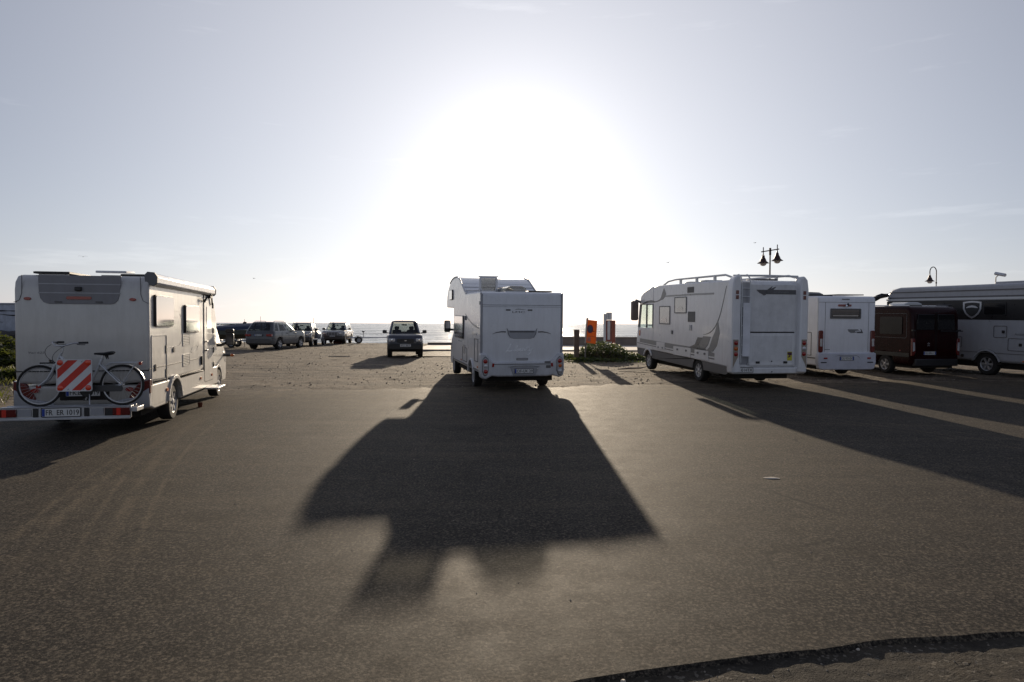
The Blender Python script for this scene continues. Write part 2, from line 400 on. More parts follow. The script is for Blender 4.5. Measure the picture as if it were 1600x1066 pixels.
# ------------------------------------------------------------------ ground surfaces
def asphalt_mat(name, dusty=True):
    m, nt, b = nodes_of(name); L = nt.links.new
    t = nn(nt, 'ShaderNodeTexCoord'); O = t.outputs['Object']
    def noise_(s, d=6., r=.6, scale=None, loc=None):
        n = nn(nt, 'ShaderNodeTexNoise', Scale=s, Detail=d, Roughness=r); src = O
        if scale:
            mpn = nn(nt, 'ShaderNodeMapping'); mpn.inputs['Scale'].default_value = scale
            if loc: mpn.inputs['Rotation'].default_value = loc
            L(O, mpn.inputs[0]); src = mpn.outputs[0]
        L(src, n.inputs['Vector']); return n.outputs['Fac']
    vor = nn(nt, 'ShaderNodeTexVoronoi', Scale=150.); L(O, vor.inputs['Vector'])
    vor2 = nn(nt, 'ShaderNodeTexVoronoi', Scale=82.); L(O, vor2.inputs['Vector'])
    big = noise_(.35, 5.); mid = noise_(2.2, 7., .7); fine = noise_(55., 4., .7); g2 = noise_(130., 2., .6)
    sep = nn(nt, 'ShaderNodeSeparateColor'); L(vor.outputs['Color'], sep.inputs[0])
    c = mixc(nt, ramp(nt, sep.outputs[0], .0, 1.), (.008, .0075, .007), (.112, .095, .076))
    sep2 = nn(nt, 'ShaderNodeSeparateColor'); L(vor2.outputs['Color'], sep2.inputs[0])
    c = mixc(nt, ramp(nt, sep2.outputs[1], .82, .97, 0, .8), c, (.25, .21, .16))          # pale chips in the binder
    c = mixc(nt, ramp(nt, sep2.outputs[0], .72, .95, 0, .8), c, (.008, .008, .008))
    c = mixc(nt, ramp(nt, fine, .35, .65, .45, 0), c, (.010, .0095, .009))
    m1 = noise_(38., 3., .8); m2 = noise_(8., 4., .8)
    c = mixc(nt, ramp(nt, m1, .40, .58, .85, 0), c, (.011, .0098, .0085))
    c = mixc(nt, ramp(nt, m1, .50, .64, 0, .75), c, (.20, .163, .117))
    c = mixc(nt, ramp(nt, m2, .40, .60, .45, 0), c, (.016, .0145, .013))
    # blown sand: broad veils, thin wind/tyre streaks, heavier towards the dirt edge
    sep3 = nn(nt, 'ShaderNodeSeparateXYZ'); L(O, sep3.inputs[0])
    st = noise_(1.0, 6., .6, (.22, 1.9, 1.), (0, 0, .06)); st2 = noise_(1.3, 7., .65, (1.7, .30, 1.), (0, 0, -.35))
    edge = ramp(nt, mth(nt, 'SUBTRACT', sep3.outputs['Y'], mth(nt, 'MULTIPLY', sep3.outputs['X'], .19)), 13.5, 20.6, 0., 1.)
    # two pale curved wheel tracks printed in drifted sand
    tracks = None; Y_ = sep3.outputs['Y']; X_ = sep3.outputs['X']
    for a_, b_, c_2, w_ in ((-1.128, -.621, .0192, .055), (-.416, -.595, .0124, .065), (-1.35, -.621, .0192, .03), (-.62, -.6, .0124, .03), (-.1, -.62, .0150, .03)):
        cx_ = mth(nt, 'ADD', mth(nt, 'ADD', mth(nt, 'MULTIPLY', Y_, b_), a_), mth(nt, 'MULTIPLY', mth(nt, 'MULTIPLY', Y_, Y_), c_2))
        d_ = mth(nt, 'ABSOLUTE', mth(nt, 'SUBTRACT', X_, cx_)); q_ = mth(nt, 'MULTIPLY', ramp(nt, d_, w_ * 1.5, w_ * .4, 0., .8), ramp(nt, mid, .38, .58, .1, 1.))
        tracks = q_ if tracks is None else mth(nt, 'MAXIMUM', tracks, q_)
    tracks = mth(nt, 'MULTIPLY', tracks, mth(nt, 'MULTIPLY', ramp(nt, Y_, 14.5, 12.5, 0., 1.), ramp(nt, Y_, 4.2, 6.5, 0., .95)))
    for a_, b_, w_ in ((14.1, -.56, .05), (14.75, -.57, .035), (13.6, -.55, .03)):
        d_ = mth(nt, 'ABSOLUTE', mth(nt, 'SUBTRACT', X_, mth(nt, 'ADD', mth(nt, 'MULTIPLY', Y_, b_), a_)))
        tracks = mth(nt, 'MAXIMUM', tracks, mth(nt, 'MULTIPLY', ramp(nt, d_, w_ * 2, w_ * .4, 0., .5), ramp(nt, mid, .38, .58, .1, 1.)))
    leftish = ramp(nt, sep3.outputs['X'], -1., -7., 0., .8)
    dust = mth(nt, 'MULTIPLY', ramp(nt, st, .50, .74), .40)
    dust = mth(nt, 'ADD', dust, mth(nt, 'MULTIPLY', ramp(nt, st2, .53, .70), mth(nt, 'ADD', mth(nt, 'MULTIPLY', leftish, .8), .05)))
    dust = mth(nt, 'ADD', dust, mth(nt, 'MULTIPLY', mth(nt, 'MULTIPLY', edge, edge), ramp(nt, mid, .40, .60, .35, 1.8)))
    dust = mth(nt, 'ADD', dust, tracks)
    dust = mth(nt, 'MULTIPLY', mth(nt, 'MULTIPLY', dust, ramp(nt, m1, .38, .60, .35, 1.15)), ramp(nt, fine, .38, .60, .25, 1.))
    dust = mth(nt, 'MINIMUM', mth(nt, 'ADD', dust, ramp(nt, big, .45, .75, 0., .12)), .85)
    c = mixc(nt, dust, c, (.175, .14, .095))
    stain = noise_(.55, 4., .55, None); c = mixc(nt, ramp(nt, stain, .62, .70, 0, .45), c, (.012, .011, .010))
    cv = nn(nt, 'ShaderNodeTexVoronoi', Scale=.42, feature='DISTANCE_TO_EDGE'); wv = nn(nt, 'ShaderNodeMixRGB') if False else None; L(O, cv.inputs['Vector'])
    crk = mth(nt, 'MULTIPLY', ramp(nt, mth(nt, 'ADD', cv.outputs['Distance'], mth(nt, 'MULTIPLY', mth(nt, 'SUBTRACT', mid, .5), .10)), .004, .0, 0, 1), ramp(nt, stain, .50, .58, 0, .8))
    c = mixc(nt, crk, c, (.006, .006, .006))
    L(c, b.inputs['Base Color'])
    L(ramp(nt, mid, .3, .7, .68, .78), b.inputs['Roughness'])
    b.inputs['Specular IOR Level'].default_value = .07
    h = mth(nt, 'ADD', mth(nt, 'MULTIPLY', sep.outputs[1], .9), mth(nt, 'ADD', mth(nt, 'MULTIPLY', sep2.outputs[2], .8), mth(nt, 'MULTIPLY', fine, .5)))
    bp = nn(nt, 'ShaderNodeBump', Strength=.75, Distance=.004); L(h, bp.inputs['Height'])
    bp2 = nn(nt, 'ShaderNodeBump', Strength=.2, Distance=.012); L(mid, bp2.inputs['Height']); L(bp.outputs[0], bp2.inputs['Normal'])
    L(bp2.outputs[0], b.inputs['Normal']); return m
mAsph = asphalt_mat('worn_asphalt')
def dirt_mat(name, a, c_, d, scale=1.):
    m, nt, b = nodes_of(name); L = nt.links.new
    t = nn(nt, 'ShaderNodeTexCoord'); O = t.outputs['Object']
    n1 = nn(nt, 'ShaderNodeTexNoise', Scale=.5 * scale, Detail=8., Roughness=.65); L(O, n1.inputs['Vector'])
    n2 = nn(nt, 'ShaderNodeTexNoise', Scale=5. * scale, Detail=8., Roughness=.75); L(O, n2.inputs['Vector'])
    n3 = nn(nt, 'ShaderNodeTexNoise', Scale=45. * scale, Detail=3., Roughness=.6); L(O, n3.inputs['Vector'])
    v = nn(nt, 'ShaderNodeTexVoronoi', Scale=26. * scale); L(O, v.inputs['Vector'])
    c = mixc(nt, ramp(nt, n1.outputs['Fac'], .35, .65), a, c_)
    c = mixc(nt, ramp(nt, n2.outputs['Fac'], .46, .66, 0, .9), c, d)
    sp = nn(nt, 'ShaderNodeSeparateColor'); L(v.outputs['Color'], sp.inputs[0])
    c = mixc(nt, ramp(nt, sp.outputs[0], .88, .95, 0, .6), c, (.33, .29, .23))
    c = mixc(nt, ramp(nt, sp.outputs[1], .90, .96, 0, .6), c, (.055, .045, .035))
    ms = nn(nt, 'ShaderNodeMapping'); ms.inputs['Scale'].default_value = (.22, 1.1, 1.); L(O, ms.inputs[0])
    n4 = nn(nt, 'ShaderNodeTexNoise', Scale=1.4 * scale, Detail=7., Roughness=.7); L(ms.outputs[0], n4.inputs['Vector'])
    c = mixc(nt, ramp(nt, n4.outputs['Fac'], .47, .60, 0, .85), c, d)
    c = mixc(nt, ramp(nt, n4.outputs['Fac'], .46, .34, 0, .5), c, tuple(1.35 * q for q in a))
    L(c, b.inputs['Base Color']); b.inputs['Roughness'].default_value = .88; b.inputs['Specular IOR Level'].default_value = .25
    bp = nn(nt, 'ShaderNodeBump', Strength=1., Distance=.05); L(mth(nt, 'ADD', n2.outputs['Fac'], mth(nt, 'MULTIPLY', n3.outputs['Fac'], .35)), bp.inputs['Height'])
    L(bp.outputs[0], b.inputs['Normal']); return m
mDirt = dirt_mat('sandy_dirt', (.195, .152, .105), (.145, .112, .077), (.052, .041, .030))
mPatch = dirt_mat('packed_dark_sand', (.085, .068, .047), (.062, .051, .036), (.035, .029, .021), 2.)
mConc = M('pale_promenade_concrete', (.50, .46, .40), .75, var=.12, vs_=1.2, bump=.2)
mKerb = M('kerb_stone', (.20, .18, .16), .8, var=.2, bump=.3)
mWall = M('sea_wall_render', (.23, .19, .155), .85, var=.2, vs_=1.5, bump=.5, bs=20.)

def frange(a, b, s): 
    n = int(round((b - a) / s)); return [a + (b - a) * k / n for k in range(n + 1)]
def dirt_bump(x, y):
    if y < 15 or y > 62 or x < -30 or x > 32: return 0.
    n = noise.noise(Vector((x * .35, y * .35, 3.))) * .035 + noise.noise(Vector((x * 1.3, y * 1.1, 9.))) * .022 + noise.noise(Vector((x * 4.5, y * 4.1, 2.))) * .022
    r = max(0, noise.noise(Vector((x * 2.2, y * 1.6, 40.))) - .32) * .07       # small clods
    return n + r
def bank(x, y):
    """scrubby bank left of the parked motorhome"""
    t = smooth((-.70 * y - .9 - x) / 4.) * smooth((y - 10) / 8.)
    t *= 1 - .8 * smooth((y - 44) / 12)
    return t * (.45 + .35 * noise.noise(Vector((x * .12, y * .12, 5.))) + .14 * noise.noise(Vector((x * .7, y * .7, 1.))))
def land(x, y):
    z = gz(x, y) + dirt_bump(x, y) + bank(x, y)
    if x > -6.6: e = 51.3
    else: e = 58.5 + 1.2 * noise.noise(Vector((x * .2, 0, 7.))) + (-14 - x) * .12 * (x < -14)
    if y > e: z -= 3.4 * smooth((y - e) / 4.)
    return z
def under(x, y):
    """drop the bare ground a little under the asphalt, the kerbed road and the promenade"""
    f = edge_y(x)
    d = .05 * (1 - smooth((y - f + .9) / .9)) if x > ASPH_X0(y) + .3 else 0.
    if x > -5.6 and 34.6 < y < 51: d = .12
    return d
def edge_y(x):
    return 20.6 + .19 * x - (0.004 * x * x if x > 0 else 0) + .75 * noise.noise(Vector((x * .42, 0, 11.))) + .26 * noise.noise(Vector((x * 2.1, 0, 4.))) + .14 * noise.noise(Vector((x * 6.3, 0, 14.)))
def ASPH_X0(y): return -12.6 + 1.9 * smooth((y - 10) / 3.) + .2 * noise.noise(Vector((y * .5, 2, 0)))
def near_y(x):
    pts = [(-40, -30.), (-8, -6.), (-3, 1.2), (-1.2, 2.7), (.34, 3.586), (1.077, 3.785), (2.1, 4.03), (3.17, 4.185), (5, 4.38), (8, 4.6), (14, 4.8), (60, 5.4)]
    for (a, ya), (b, yb) in zip(pts, pts[1:]):
        if a <= x <= b:
            return ya + (yb - ya) * (x - a) / (b - a) + .035 * noise.noise(Vector((x * 1.9, 1, 3))) + .012 * noise.noise(Vector((x * 9., 1, 8)))
    return -30.
def grid_mesh(name, xs, ys, zf, mat, kind='structure', keep=None):
    vs = []; idx = {}
    fs = []
    for j, y in enumerate(ys):
        for i, x in enumerate(xs): vs.append((x, y, zf(x, y)))
    nx = len(xs)
    for j in range(len(ys) - 1):
        for i in range(nx - 1):
            if keep is None or keep(.5 * (xs[i] + xs[i + 1]), .5 * (ys[j] + ys[j + 1])):
                fs.append((j * nx + i, j * nx + i + 1, (j + 1) * nx + i + 1, (j + 1) * nx + i))
    me = bpy.data.meshes.new(name); me.from_pydata(vs, [], fs); me.materials.append(mat); me.shade_smooth()
    bm = bmesh.new(); bm.from_mesh(me); bmesh.ops.delete(bm, geom=[v for v in bm.verts if not v.link_faces], context='VERTS'); bm.to_mesh(me); bm.free()
    o = link_mesh(name, me); return tag(o, kind=kind)
xs = [-600, -300, -150, -80, -50, -36, -28] + frange(-24, 26, .22) + [29, 33, 40, 55, 80, 150, 300, 600]
ys = [-300, -150, -60, -25, -12, -6, 0, 1, 5, 7, 10, 13, 15, 16.5] + frange(17.5, 40, .2) + frange(40.4, 64, .45) + [66, 70]
def low_near(x, y): return .35 if (y < near_y(x) + 1.2 and y < 6) else 0.
grid_mesh('dirt_ground', xs, ys, lambda x, y: land(x, y) - under(x, y) - .012 - low_near(x, y) * 1., mDirt)
# asphalt: rows follow the ragged near and far edges, with a folded-down rim
ax = frange(-12.6, 34, .16) + [36, 40, 50, 80]
vs, fs = [], []; NR = 34
for x in ax:
    y0, y1 = near_y(x), edge_y(x)
    for k in range(NR + 1):
        t = k / NR; y = y0 + (y1 - y0) * t; X = max(x, ASPH_X0(y)) if x < -8 else x
        z = gz(X, y) + .006
        if k > NR - 3: z -= (.0, .012, .035)[k - NR + 2]
        vs.append((X, y, z))
    vs.append((x, y0 - .05, -.05))
n1 = NR + 2
for i in range(len(ax) - 1):
    for k in range(NR):
        fs.append((i * n1 + k, (i + 1) * n1 + k, (i + 1) * n1 + k + 1, i * n1 + k + 1))
    fs.append((i * n1 + NR + 1, (i + 1) * n1 + NR + 1, (i + 1) * n1, i * n1))
me = bpy.data.meshes.new('asphalt_lot'); me.from_pydata(vs, [], fs); me.materials.append(mAsph); me.shade_smooth(); me.set_sharp_from_angle(angle=radians(40))
tag(link_mesh('asphalt_lot', me), kind='structure')
# packed sand in front of the broken asphalt edge, with tread prints
def patch_z(x, y):
    d = near_y(x) - y
    z = -.020 - .008 * smooth(d / .5) + .010 * noise.noise(Vector((x * 3, y * 3, 0))) + .006 * noise.noise(Vector((x * 11, y * 11, 5)))
    for (x0, s, w) in ((2.75, -.55, .13), (3.6, -.5, .12)):
        u = x - (x0 + s * (4.1 - y)); 
        if abs(u) < w: z += -.003 + .004 * (1 if sin((y * 1.0 + abs(u) * .8) * 2 * pi / .055) > 0 else 0) * (1 - (abs(u) / w) ** 4)
    return z
grid_mesh('sand_patch', frange(-1.2, 6.5, .03), frange(.9, 4.9, .018), patch_z, mPatch, keep=lambda x, y: y < near_y(x) + .10)
grid_mesh('sand_ground', [-14, -9, -5, -3, -2, -1.2, 0, 6.5, 9, 12, 20, 40, 60], [-14, -8, -4, -1, .9, 2, 3, 4, 5, 5.4], lambda x, y: -.062 if not (-1.2 <= x <= 6.5 and y > .9) else -.11, mPatch, keep=lambda x, y: y < near_y(x) + .5)
# road and raised promenade along the shore
grid_mesh('shore_road', frange(-5.7, 60, 1.), frange(35.2, 41.95, .75), lambda x, y: gz(x, y) + .004 - .05 * (x < -5.2), asphalt_mat('shore_road_asphalt'))
tag(G().box(-6.2, 60, 42.2, 51, -.3, .29).make('promenade', mConc), kind='structure')
kb = G()
for k in range(66): kb.box(-6.2 + k * 1.0 + .006, -5.2 + k * 1.0 - .006, 42.0, 42.195, -.2, .282)
tag(kb.make('promenade_kerb', mKerb), kind='structure')
def wall(name, label, x0, x1, y0, y1, z0, z1, capm=None):
    w = G().box(x0, x1, y0, y1, z0, z1).make(name, mWall, None, .015)
    tag(w, label, 'wall')
    G().box(x0 - .02, x1 + .02, y0 - .05, y1 + .05, z1 - .001, z1 + .07).make('coping', mWall, w, .012)
    return w
wall('sea_wall', 'tan rendered sea wall behind the promenade, right of the central motorhome', 3.0, 60, 51.02, 51.4, -3, .86)
wall('low_sea_wall', 'low strip of wall edging the promenade between dark four-wheel drive and central motorhome', -6.3, 2.96, 51.02, 51.4, -3, .40)

# ------------------------------------------------------------------ sea
m, nt, b = nodes_of('sea_water'); L = nt.links.new
t = nn(nt, 'ShaderNodeTexCoord'); O = t.outputs['Object']
cd = nn(nt, 'ShaderNodeMapping'); cd.inputs['Scale'].default_value = (.35, 1., 1.); L(O, cd.inputs[0])
w1 = nn(nt, 'ShaderNodeTexNoise', Scale=.9, Detail=7., Roughness=.62); L(cd.outputs[0], w1.inputs['Vector'])
w2 = nn(nt, 'ShaderNodeTexNoise', Scale=.11, Detail=5., Roughness=.6); L(cd.outputs[0], w2.inputs['Vector'])
w3 = nn(nt, 'ShaderNodeTexNoise', Scale=.012, Detail=5., Roughness=.6); L(cd.outputs[0], w3.inputs['Vector'])
L(mixc(nt, ramp(nt, w3.outputs['Fac'], .35, .65), (.020, .035, .045), (.035, .052, .060)), b.inputs['Base Color'])
b.inputs['Roughness'].default_value = .16; b.inputs['IOR'].default_value = 1.33
bp = nn(nt, 'ShaderNodeBump', Strength=1., Distance=.35); L(w1.outputs['Fac'], bp.inputs['Height'])
bp2 = nn(nt, 'ShaderNodeBump', Strength=1., Distance=2.2); L(w2.outputs['Fac'], bp2.inputs['Height']); L(bp.outputs[0], bp2.inputs['Normal'])
bp3 = nn(nt, 'ShaderNodeBump', Strength=1., Distance=12.); L(w3.outputs['Fac'], bp3.inputs['Height']); L(bp2.outputs[0], bp3.inputs['Normal'])
L(bp3.outputs[0], b.inputs['Normal'])
mSea = m
SEA = -2.3
yy = [52]; 
while yy[-1] < 26000: yy.append(yy[-1] * 1.012 + .12)
xr = frange(-1, 1, 1 / 60.)
vs = []; fs = []
for y in yy:
    for q in xr:
        x = q * abs(q) ** .3 * (140 + y * 1.3)
        a = min(1., y / 90.)
        z = SEA + .16 * noise.noise(Vector((x * .10, y * .33, 0.))) + (.30 * noise.noise(Vector((x * .02, y * .07, 4.))) if y < 4000 else 0)
        vs.append((x, y, z))
nx = len(xr)
for j in range(len(yy) - 1):
    for i in range(nx - 1): fs.append((j * nx + i, j * nx + i + 1, (j + 1) * nx + i + 1, (j + 1) * nx + i))
me = bpy.data.meshes.new('sea'); me.from_pydata(vs, [], fs); me.materials.append(mSea); me.shade_smooth()
tag(link_mesh('sea', me), kind='structure')

# ------------------------------------------------------------------ vegetation and litter
def leafmat(name, a, c_):
    m, nt, b = nodes_of(name); L = nt.links.new
    g = nn(nt, 'ShaderNodeNewGeometry'); t = nn(nt, 'ShaderNodeTexCoord')
    n = nn(nt, 'ShaderNodeTexNoise', Scale=3.5, Detail=4.); L(t.outputs['Object'], n.inputs['Vector'])
    c = mixc(nt, g.outputs['Random Per Island'], a, c_)
    c = mixc(nt, ramp(nt, n.outputs['Fac'], .4, .6, 0, .5), c, tuple(.5 * x for x in a))
    L(c, b.inputs['Base Color']); b.inputs['Roughness'].default_value = .55
    tl = nn(nt, 'ShaderNodeBsdfTranslucent'); L(mixc(nt, .5, c, (.20, .24, .03)), tl.inputs[0])
    mx = nn(nt, 'ShaderNodeMixShader'); mx.inputs[0].default_value = .38
    L(b.outputs[0], mx.inputs[1]); L(tl.outputs[0], mx.inputs[2]); L(mx.outputs[0], nt.nodes['Material Output'].inputs['Surface'])
    return m
mLeaf = leafmat('succulent_leaf', (.045, .07, .022), (.10, .13, .045))
mDry = leafmat('dry_grass', (.16, .13, .06), (.08, .085, .03))
mScrub = leafmat('scrub_leaf', (.04, .05, .022), (.09, .09, .04))
def leaves(g, n, pos, size, up=.5, thin=.35):
    for _ in range(n):
        p = pos()
        if p is None: continue
        s = size * random.uniform(.5, 1.4); a = random.uniform(0, 2 * pi); tl = random.uniform(-.2, 1.2) * up
        d = Vector((cos(a), sin(a), tl)).normalized(); w = Vector((-sin(a), cos(a), random.uniform(-.5, .5))).normalized() * s * thin
        p = Vector(p); g.add([p - w * .3, p + d * s * .5 - w, p + d * s, p + d * s * .5 + w], [(0, 1, 2, 3)])
MOUND = (4.35, 33.2)
def mound_h(x, y):
    h = 0
    for cx, cy, rx, ry, hh in ((4.3, 32.6, 1.35, 1.6, .86), (2.6, 33.6, 1.5, 1.1, .18), (5.3, 32.4, 1.1, 1.1, .34), (3.8, 31.2, 1.5, .8, .16)):
        q = ((x - cx) / rx) ** 2 + ((y - cy) / ry) ** 2
        if q < 1: h = max(h, hh * sqrt(1 - q))
    return h + .05 * noise.noise(Vector((x * 2, y * 2, 0)))
g = G()
def mp_():
    x = random.uniform(.9, 7.4); y = random.uniform(29.6, 35.4); h = mound_h(x, y)
    if h < .06: return None if random.random() < .93 else (x, y, land(x, y) + .01)
    return (x, y, land(x, y) + h * random.uniform(.45, 1.0))
leaves(g, 26000, mp_, .10, .8)
sh = tag(g.make('ice_plant_mound', mLeaf, None, smooth=0), 'low green mound of creeping plants around the foot of the leaning orange sign', 'shrub')
grid_mesh('planted_soil', frange(.8, 7.6, .1), frange(29.4, 35.2, .1), lambda x, y: land(x, y) - .01 + max(0, mound_h(x, y) * .62 - .05), mPatch, keep=lambda x, y: mound_h(x, y) > .03)
g = G()
def bp_():
    y = random.uniform(13.2, 46); x = random.uniform(-.74 * y - 7, -11.3) if y < 22 else random.uniform(-.76 * y - 4, -.69 * y)
    if x < -60: return None
    n = noise.noise(Vector((x * .5, y * .5, 2.)))
    if n < -.12 + random.uniform(-.15, .15): return None
    return (x, y, land(x, y) + random.uniform(0, .05) + max(0, n) * .15)
leaves(g, 22000, bp_, .17, 2.2, .12)
tag(g.make('dry_grass', mDry, None, smooth=0), kind='stuff', label='tufts of dry grass and weeds on the bank', cat=None)
# scrub bushes on the bank by the left edge
bush = 0
for (bx, by, r, h, lab) in ((-26.4, 34.6, 2.6, 1.15, 'dark scrub bush under the pale weathered wall at the far left'), (-19.3, 26.2, 1.2, .62, 'rounded dark green bush on the bank, behind the left motorhome'), (-15.6, 21.6, .8, .34, 'small low olive bush on the grassy bank nearest the left motorhome')):
    g = G(); 
    def f_():
        a = random.uniform(0, 2 * pi); q = sqrt(random.random()); x = bx + r * q * cos(a); y = by + r * q * sin(a) * .8
        hh = h * sqrt(max(0, 1 - q * q)) * (.8 + .5 * noise.noise(Vector((x * 1.3, y * 1.3, 1))))
        return (x, y, land(x, y) + hh * random.uniform(.5, 1.) ** .6)
    leaves(g, 3800, f_, .17, .9, .4)
    tag(g.make('scrub_bush', mScrub, None, smooth=0), lab, 'bush')
# stones and clods on the dirt
g = G()
for k in range(9000):
    x = random.uniform(-17, 17); y = random.uniform(max(18.8, edge_y(x) - .4), 50 if x < -6 else 34)
    if noise.noise(Vector((x * .4, y * .4, 20.))) < random.uniform(-.5, .5): continue
    if mound_h(x, y) > .05: continue
    s = random.choice((.010, .012, .014, .018, .022, .034)) * random.uniform(.6, 1.3); z = land(x, y) - .012 + s * .2
    a = random.uniform(0, pi); ca, sa = cos(a) * s, sin(a) * s; h = s * random.uniform(.35, .8)
    g.add([(x + ca, y + sa, z), (x - sa, y + ca, z), (x - ca * 1.3, y - sa, z), (x + sa, y - ca * .8, z), (x + .2 * s, y, z + h), (x, y, z - h)], [(0, 1, 4), (1, 2, 4), (2, 3, 4), (3, 0, 4), (1, 0, 5), (2, 1, 5), (3, 2, 5), (0, 3, 5)])
for k in range(420):       # grit on the asphalt and pebbles on the dark sand
    near = k < 170
    x = random.uniform(-.8, 3.6) if near else random.uniform(-9, 10); y = random.uniform(3.0, 4.3) if near else random.uniform(4.5, 19)
    if near and y > near_y(x): continue
    zz = patch_z(x, y) if y < near_y(x) else gz(x, y) + .006
    s = random.uniform(.003, .008) if near else random.uniform(.004, .010)
    a = random.uniform(0, pi); ca, sa = cos(a) * s, sin(a) * s
    g.add([(x + ca, y + sa, zz), (x - sa, y + ca, zz), (x - ca * 1.3, y - sa, zz), (x + sa, y - ca, zz), (x, y, zz + s * .9)], [(0, 1, 4), (1, 2, 4), (2, 3, 4), (3, 0, 4)])
tag(g.make('gravel', M('loose_stones', (.26, .22, .17), .9, var=.4, vs_=9.), None, smooth=0), kind='stuff', label='loose stones and clods on the dirt')
mStoneP = M('pale_stone', (.52, .46, .38), .8, var=.15)
def stone(x, y, s, h, label, flat=1., m_=None, name='stone', cat='stone'):
    g = G(); n = 9; z = (patch_z(x, y) if y < near_y(x) else max(gz(x, y) + .006, land(x, y) if y > 20 else -1)); rr = [s * random.uniform(.75, 1.2) for _ in range(n)]
    ring = lambda k, zz: [(x + rr[i] * k * cos(2 * pi * i / n), y + rr[i] * k * flat * sin(2 * pi * i / n), zz) for i in range(n)]
    vs = ring(.9, z - .004) + ring(1, z + h * .4) + ring(.6, z + h)
    g.add(vs, [(i + a * n, (i + 1) % n + a * n, (i + 1) % n + (a + 1) * n, i + (a + 1) * n) for a in (0, 1) for i in range(n)] + [tuple(range(2 * n, 3 * n))])
    return tag(g.make(name, m_ or mStoneP, None, smooth=60), label, cat)
stone(.60, 3.60, .017, .014, 'small pale pebble on the dark sand at the bottom edge of the view', .8)
stone(3.20, 8.36, .10, .012, 'flat pale chip of stone lying alone on the open asphalt right of centre', .5)
stone(2.05, 3.98, .012, .01, 'tiny pinkish pebble by the broken asphalt edge at lower right', .8)
def stick(label, pts, r):
    g = G().tube(pts, r, 6); return tag(g.make('driftwood_stick', M('driftwood', (.34, .29, .23), .8, var=.25, vs_=12.), None), label, 'driftwood')
z0 = gz(4.5, 26) + .05
stick('bleached stick lying on the dirt between the mound and the right motorhome', [(4.0, 25.8, z0), (4.4, 25.9, z0 + .03), (4.9, 25.95, z0 + .04), (5.15, 26.0, z0 + .09)], [.02, .035, .03, .012])
stick('pale stick on the dirt left of the dark four-wheel drive', [(-9.1, 33.8, .24), (-8.5, 33.7, .25), (-8.0, 33.75, .24)], [.02, .03, .015])

# ------------------------------------------------------------------ pale weathered wall at the far left
mPale = M('weathered_pale_paint', (.46, .49, .55), .8, var=.25, vs_=1.6, dirt=.5, dcol=(.06, .055, .05))
t = thing('weathered_wall', 'pale blue-grey weathered wall behind the bank at the far left edge', 'wall', (-36.0, 44.0, .5))
G().box(-8, 8.4, 0, .3, -1.5, 2.55).make('wall_body', mPale, t, .02)
G().box(-8.1, 8.5, -.06, .36, 2.549, 2.62).make('coping', mPale, t, .01)
g = G()
for zz, xx in ((2.0, -1.), (1.72, .6), (1.3, .2), (1.45, 2.), (2.1, 3.6), (1.8, 5.2)):
    g2 = bez((xx - 2.2, zz + .1), (xx - 1, zz - .1), (xx, zz + .12), (xx + 1.2, zz - .08), 8)
    s_ = strip(g2, [.02, .05, .08, .05, .09, .04, .06, .03, .02], 'xz', -.012, .004); g.add(s_.v, s_.f)
g.make('crack', mDark, t)
g = G()
for k in range(46):
    x = random.uniform(-4, 7.5); s = random.uniform(.4, 1.0); y = random.uniform(-1.8, -.3); g.sph((x, y, -.2 + .35 * s), s, 7, 5, (1.2, 1, random.uniform(.4, .8)))
rb = tag(g.make('rubble_heap', M('dark_rubble', (.05, .045, .042), .9, var=.4, bump=.8, bs=8.), None, smooth=0), 'dark heap of rubble along the foot of the pale weathered wall', 'rubble heap'); rb.location = (-36.0, 44.0, .9)

# ------------------------------------------------------------------ post, sign, shower column, lamps
p = tag(G().prism(rrect(-.12, .12, -.12, .12, .03), 'xy', -.2, 1.42).make('wooden_post', M('grey_timber', (.14, .11, .085), .85, var=.3, vs_=6., bump=.5, bs=30.), None, .012), 'thick square timber post standing left of the leaning orange sign', 'post')
p.location = (3.03, 32.0, gz(3, 32) + .01)
mOr = M('orange_sign_face', (.78, .20, .02), .5, var=.08)
_nt = mOr.node_tree; _tl = nn(_nt, 'ShaderNodeBsdfTranslucent'); _tl.inputs[0].default_value = (.95, .36, .05, 1); _mx = nn(_nt, 'ShaderNodeMixShader'); _mx.inputs[0].default_value = .28
_nt.links.new(_nt.nodes['Principled BSDF'].outputs[0], _mx.inputs[1]); _nt.links.new(_tl.outputs[0], _mx.inputs[2]); _nt.links.new(_mx.outputs[0], _nt.nodes['Material Output'].inputs['Surface'])
t = thing('leaning_sign', 'leaning orange board sign with a dark round mark, in the green mound', 'sign', (3.32, 31.1, gz(3, 31)), radians(-52), 0)
t.matrix_world = t.matrix_world @ Matrix.Rotation(radians(5), 4, 'Y')
G().box(-.035, .035, -.02, .02, -.3, 1.98).make('post', mKerb, t, .006)
G().box(-.04, .045, -.05, -.021, .82, 1.96).make('edge_strip', mConc, t, .004)
bd = G().prism(rrect(.0, .56, .86, 1.90, .02), 'xz', -.04, -.022 + .03).make('board', mOr, t, .003)
bd.location = (.04, .02, 0)
G().prism(ell(.19, 1.50, .19, .19, 20), 'xz', -.047, -.039).make('round_mark', M('sign_maroon', (.16, .03, .06), .5), bd)
G().prism(ell(.19, 1.50, .13, .13, 20), 'xz', -.051, -.046).make('disc_centre', M('sign_slate', (.07, .07, .11), .5), bd)
G().box(.36, .47, -.045, -.039, 1.40, 1.43).make('printed_line', mInk, bd)
G().box(.03, .57, -.045, -.039, 1.165, 1.18).make('printed_line', M('sign_brown', (.30, .10, .03), .5), bd)
G().box(.06, .26, -.045, -.039, .93, 1.12).make('printed_block', M('sign_pinkish', (.55, .22, .15), .5), bd)
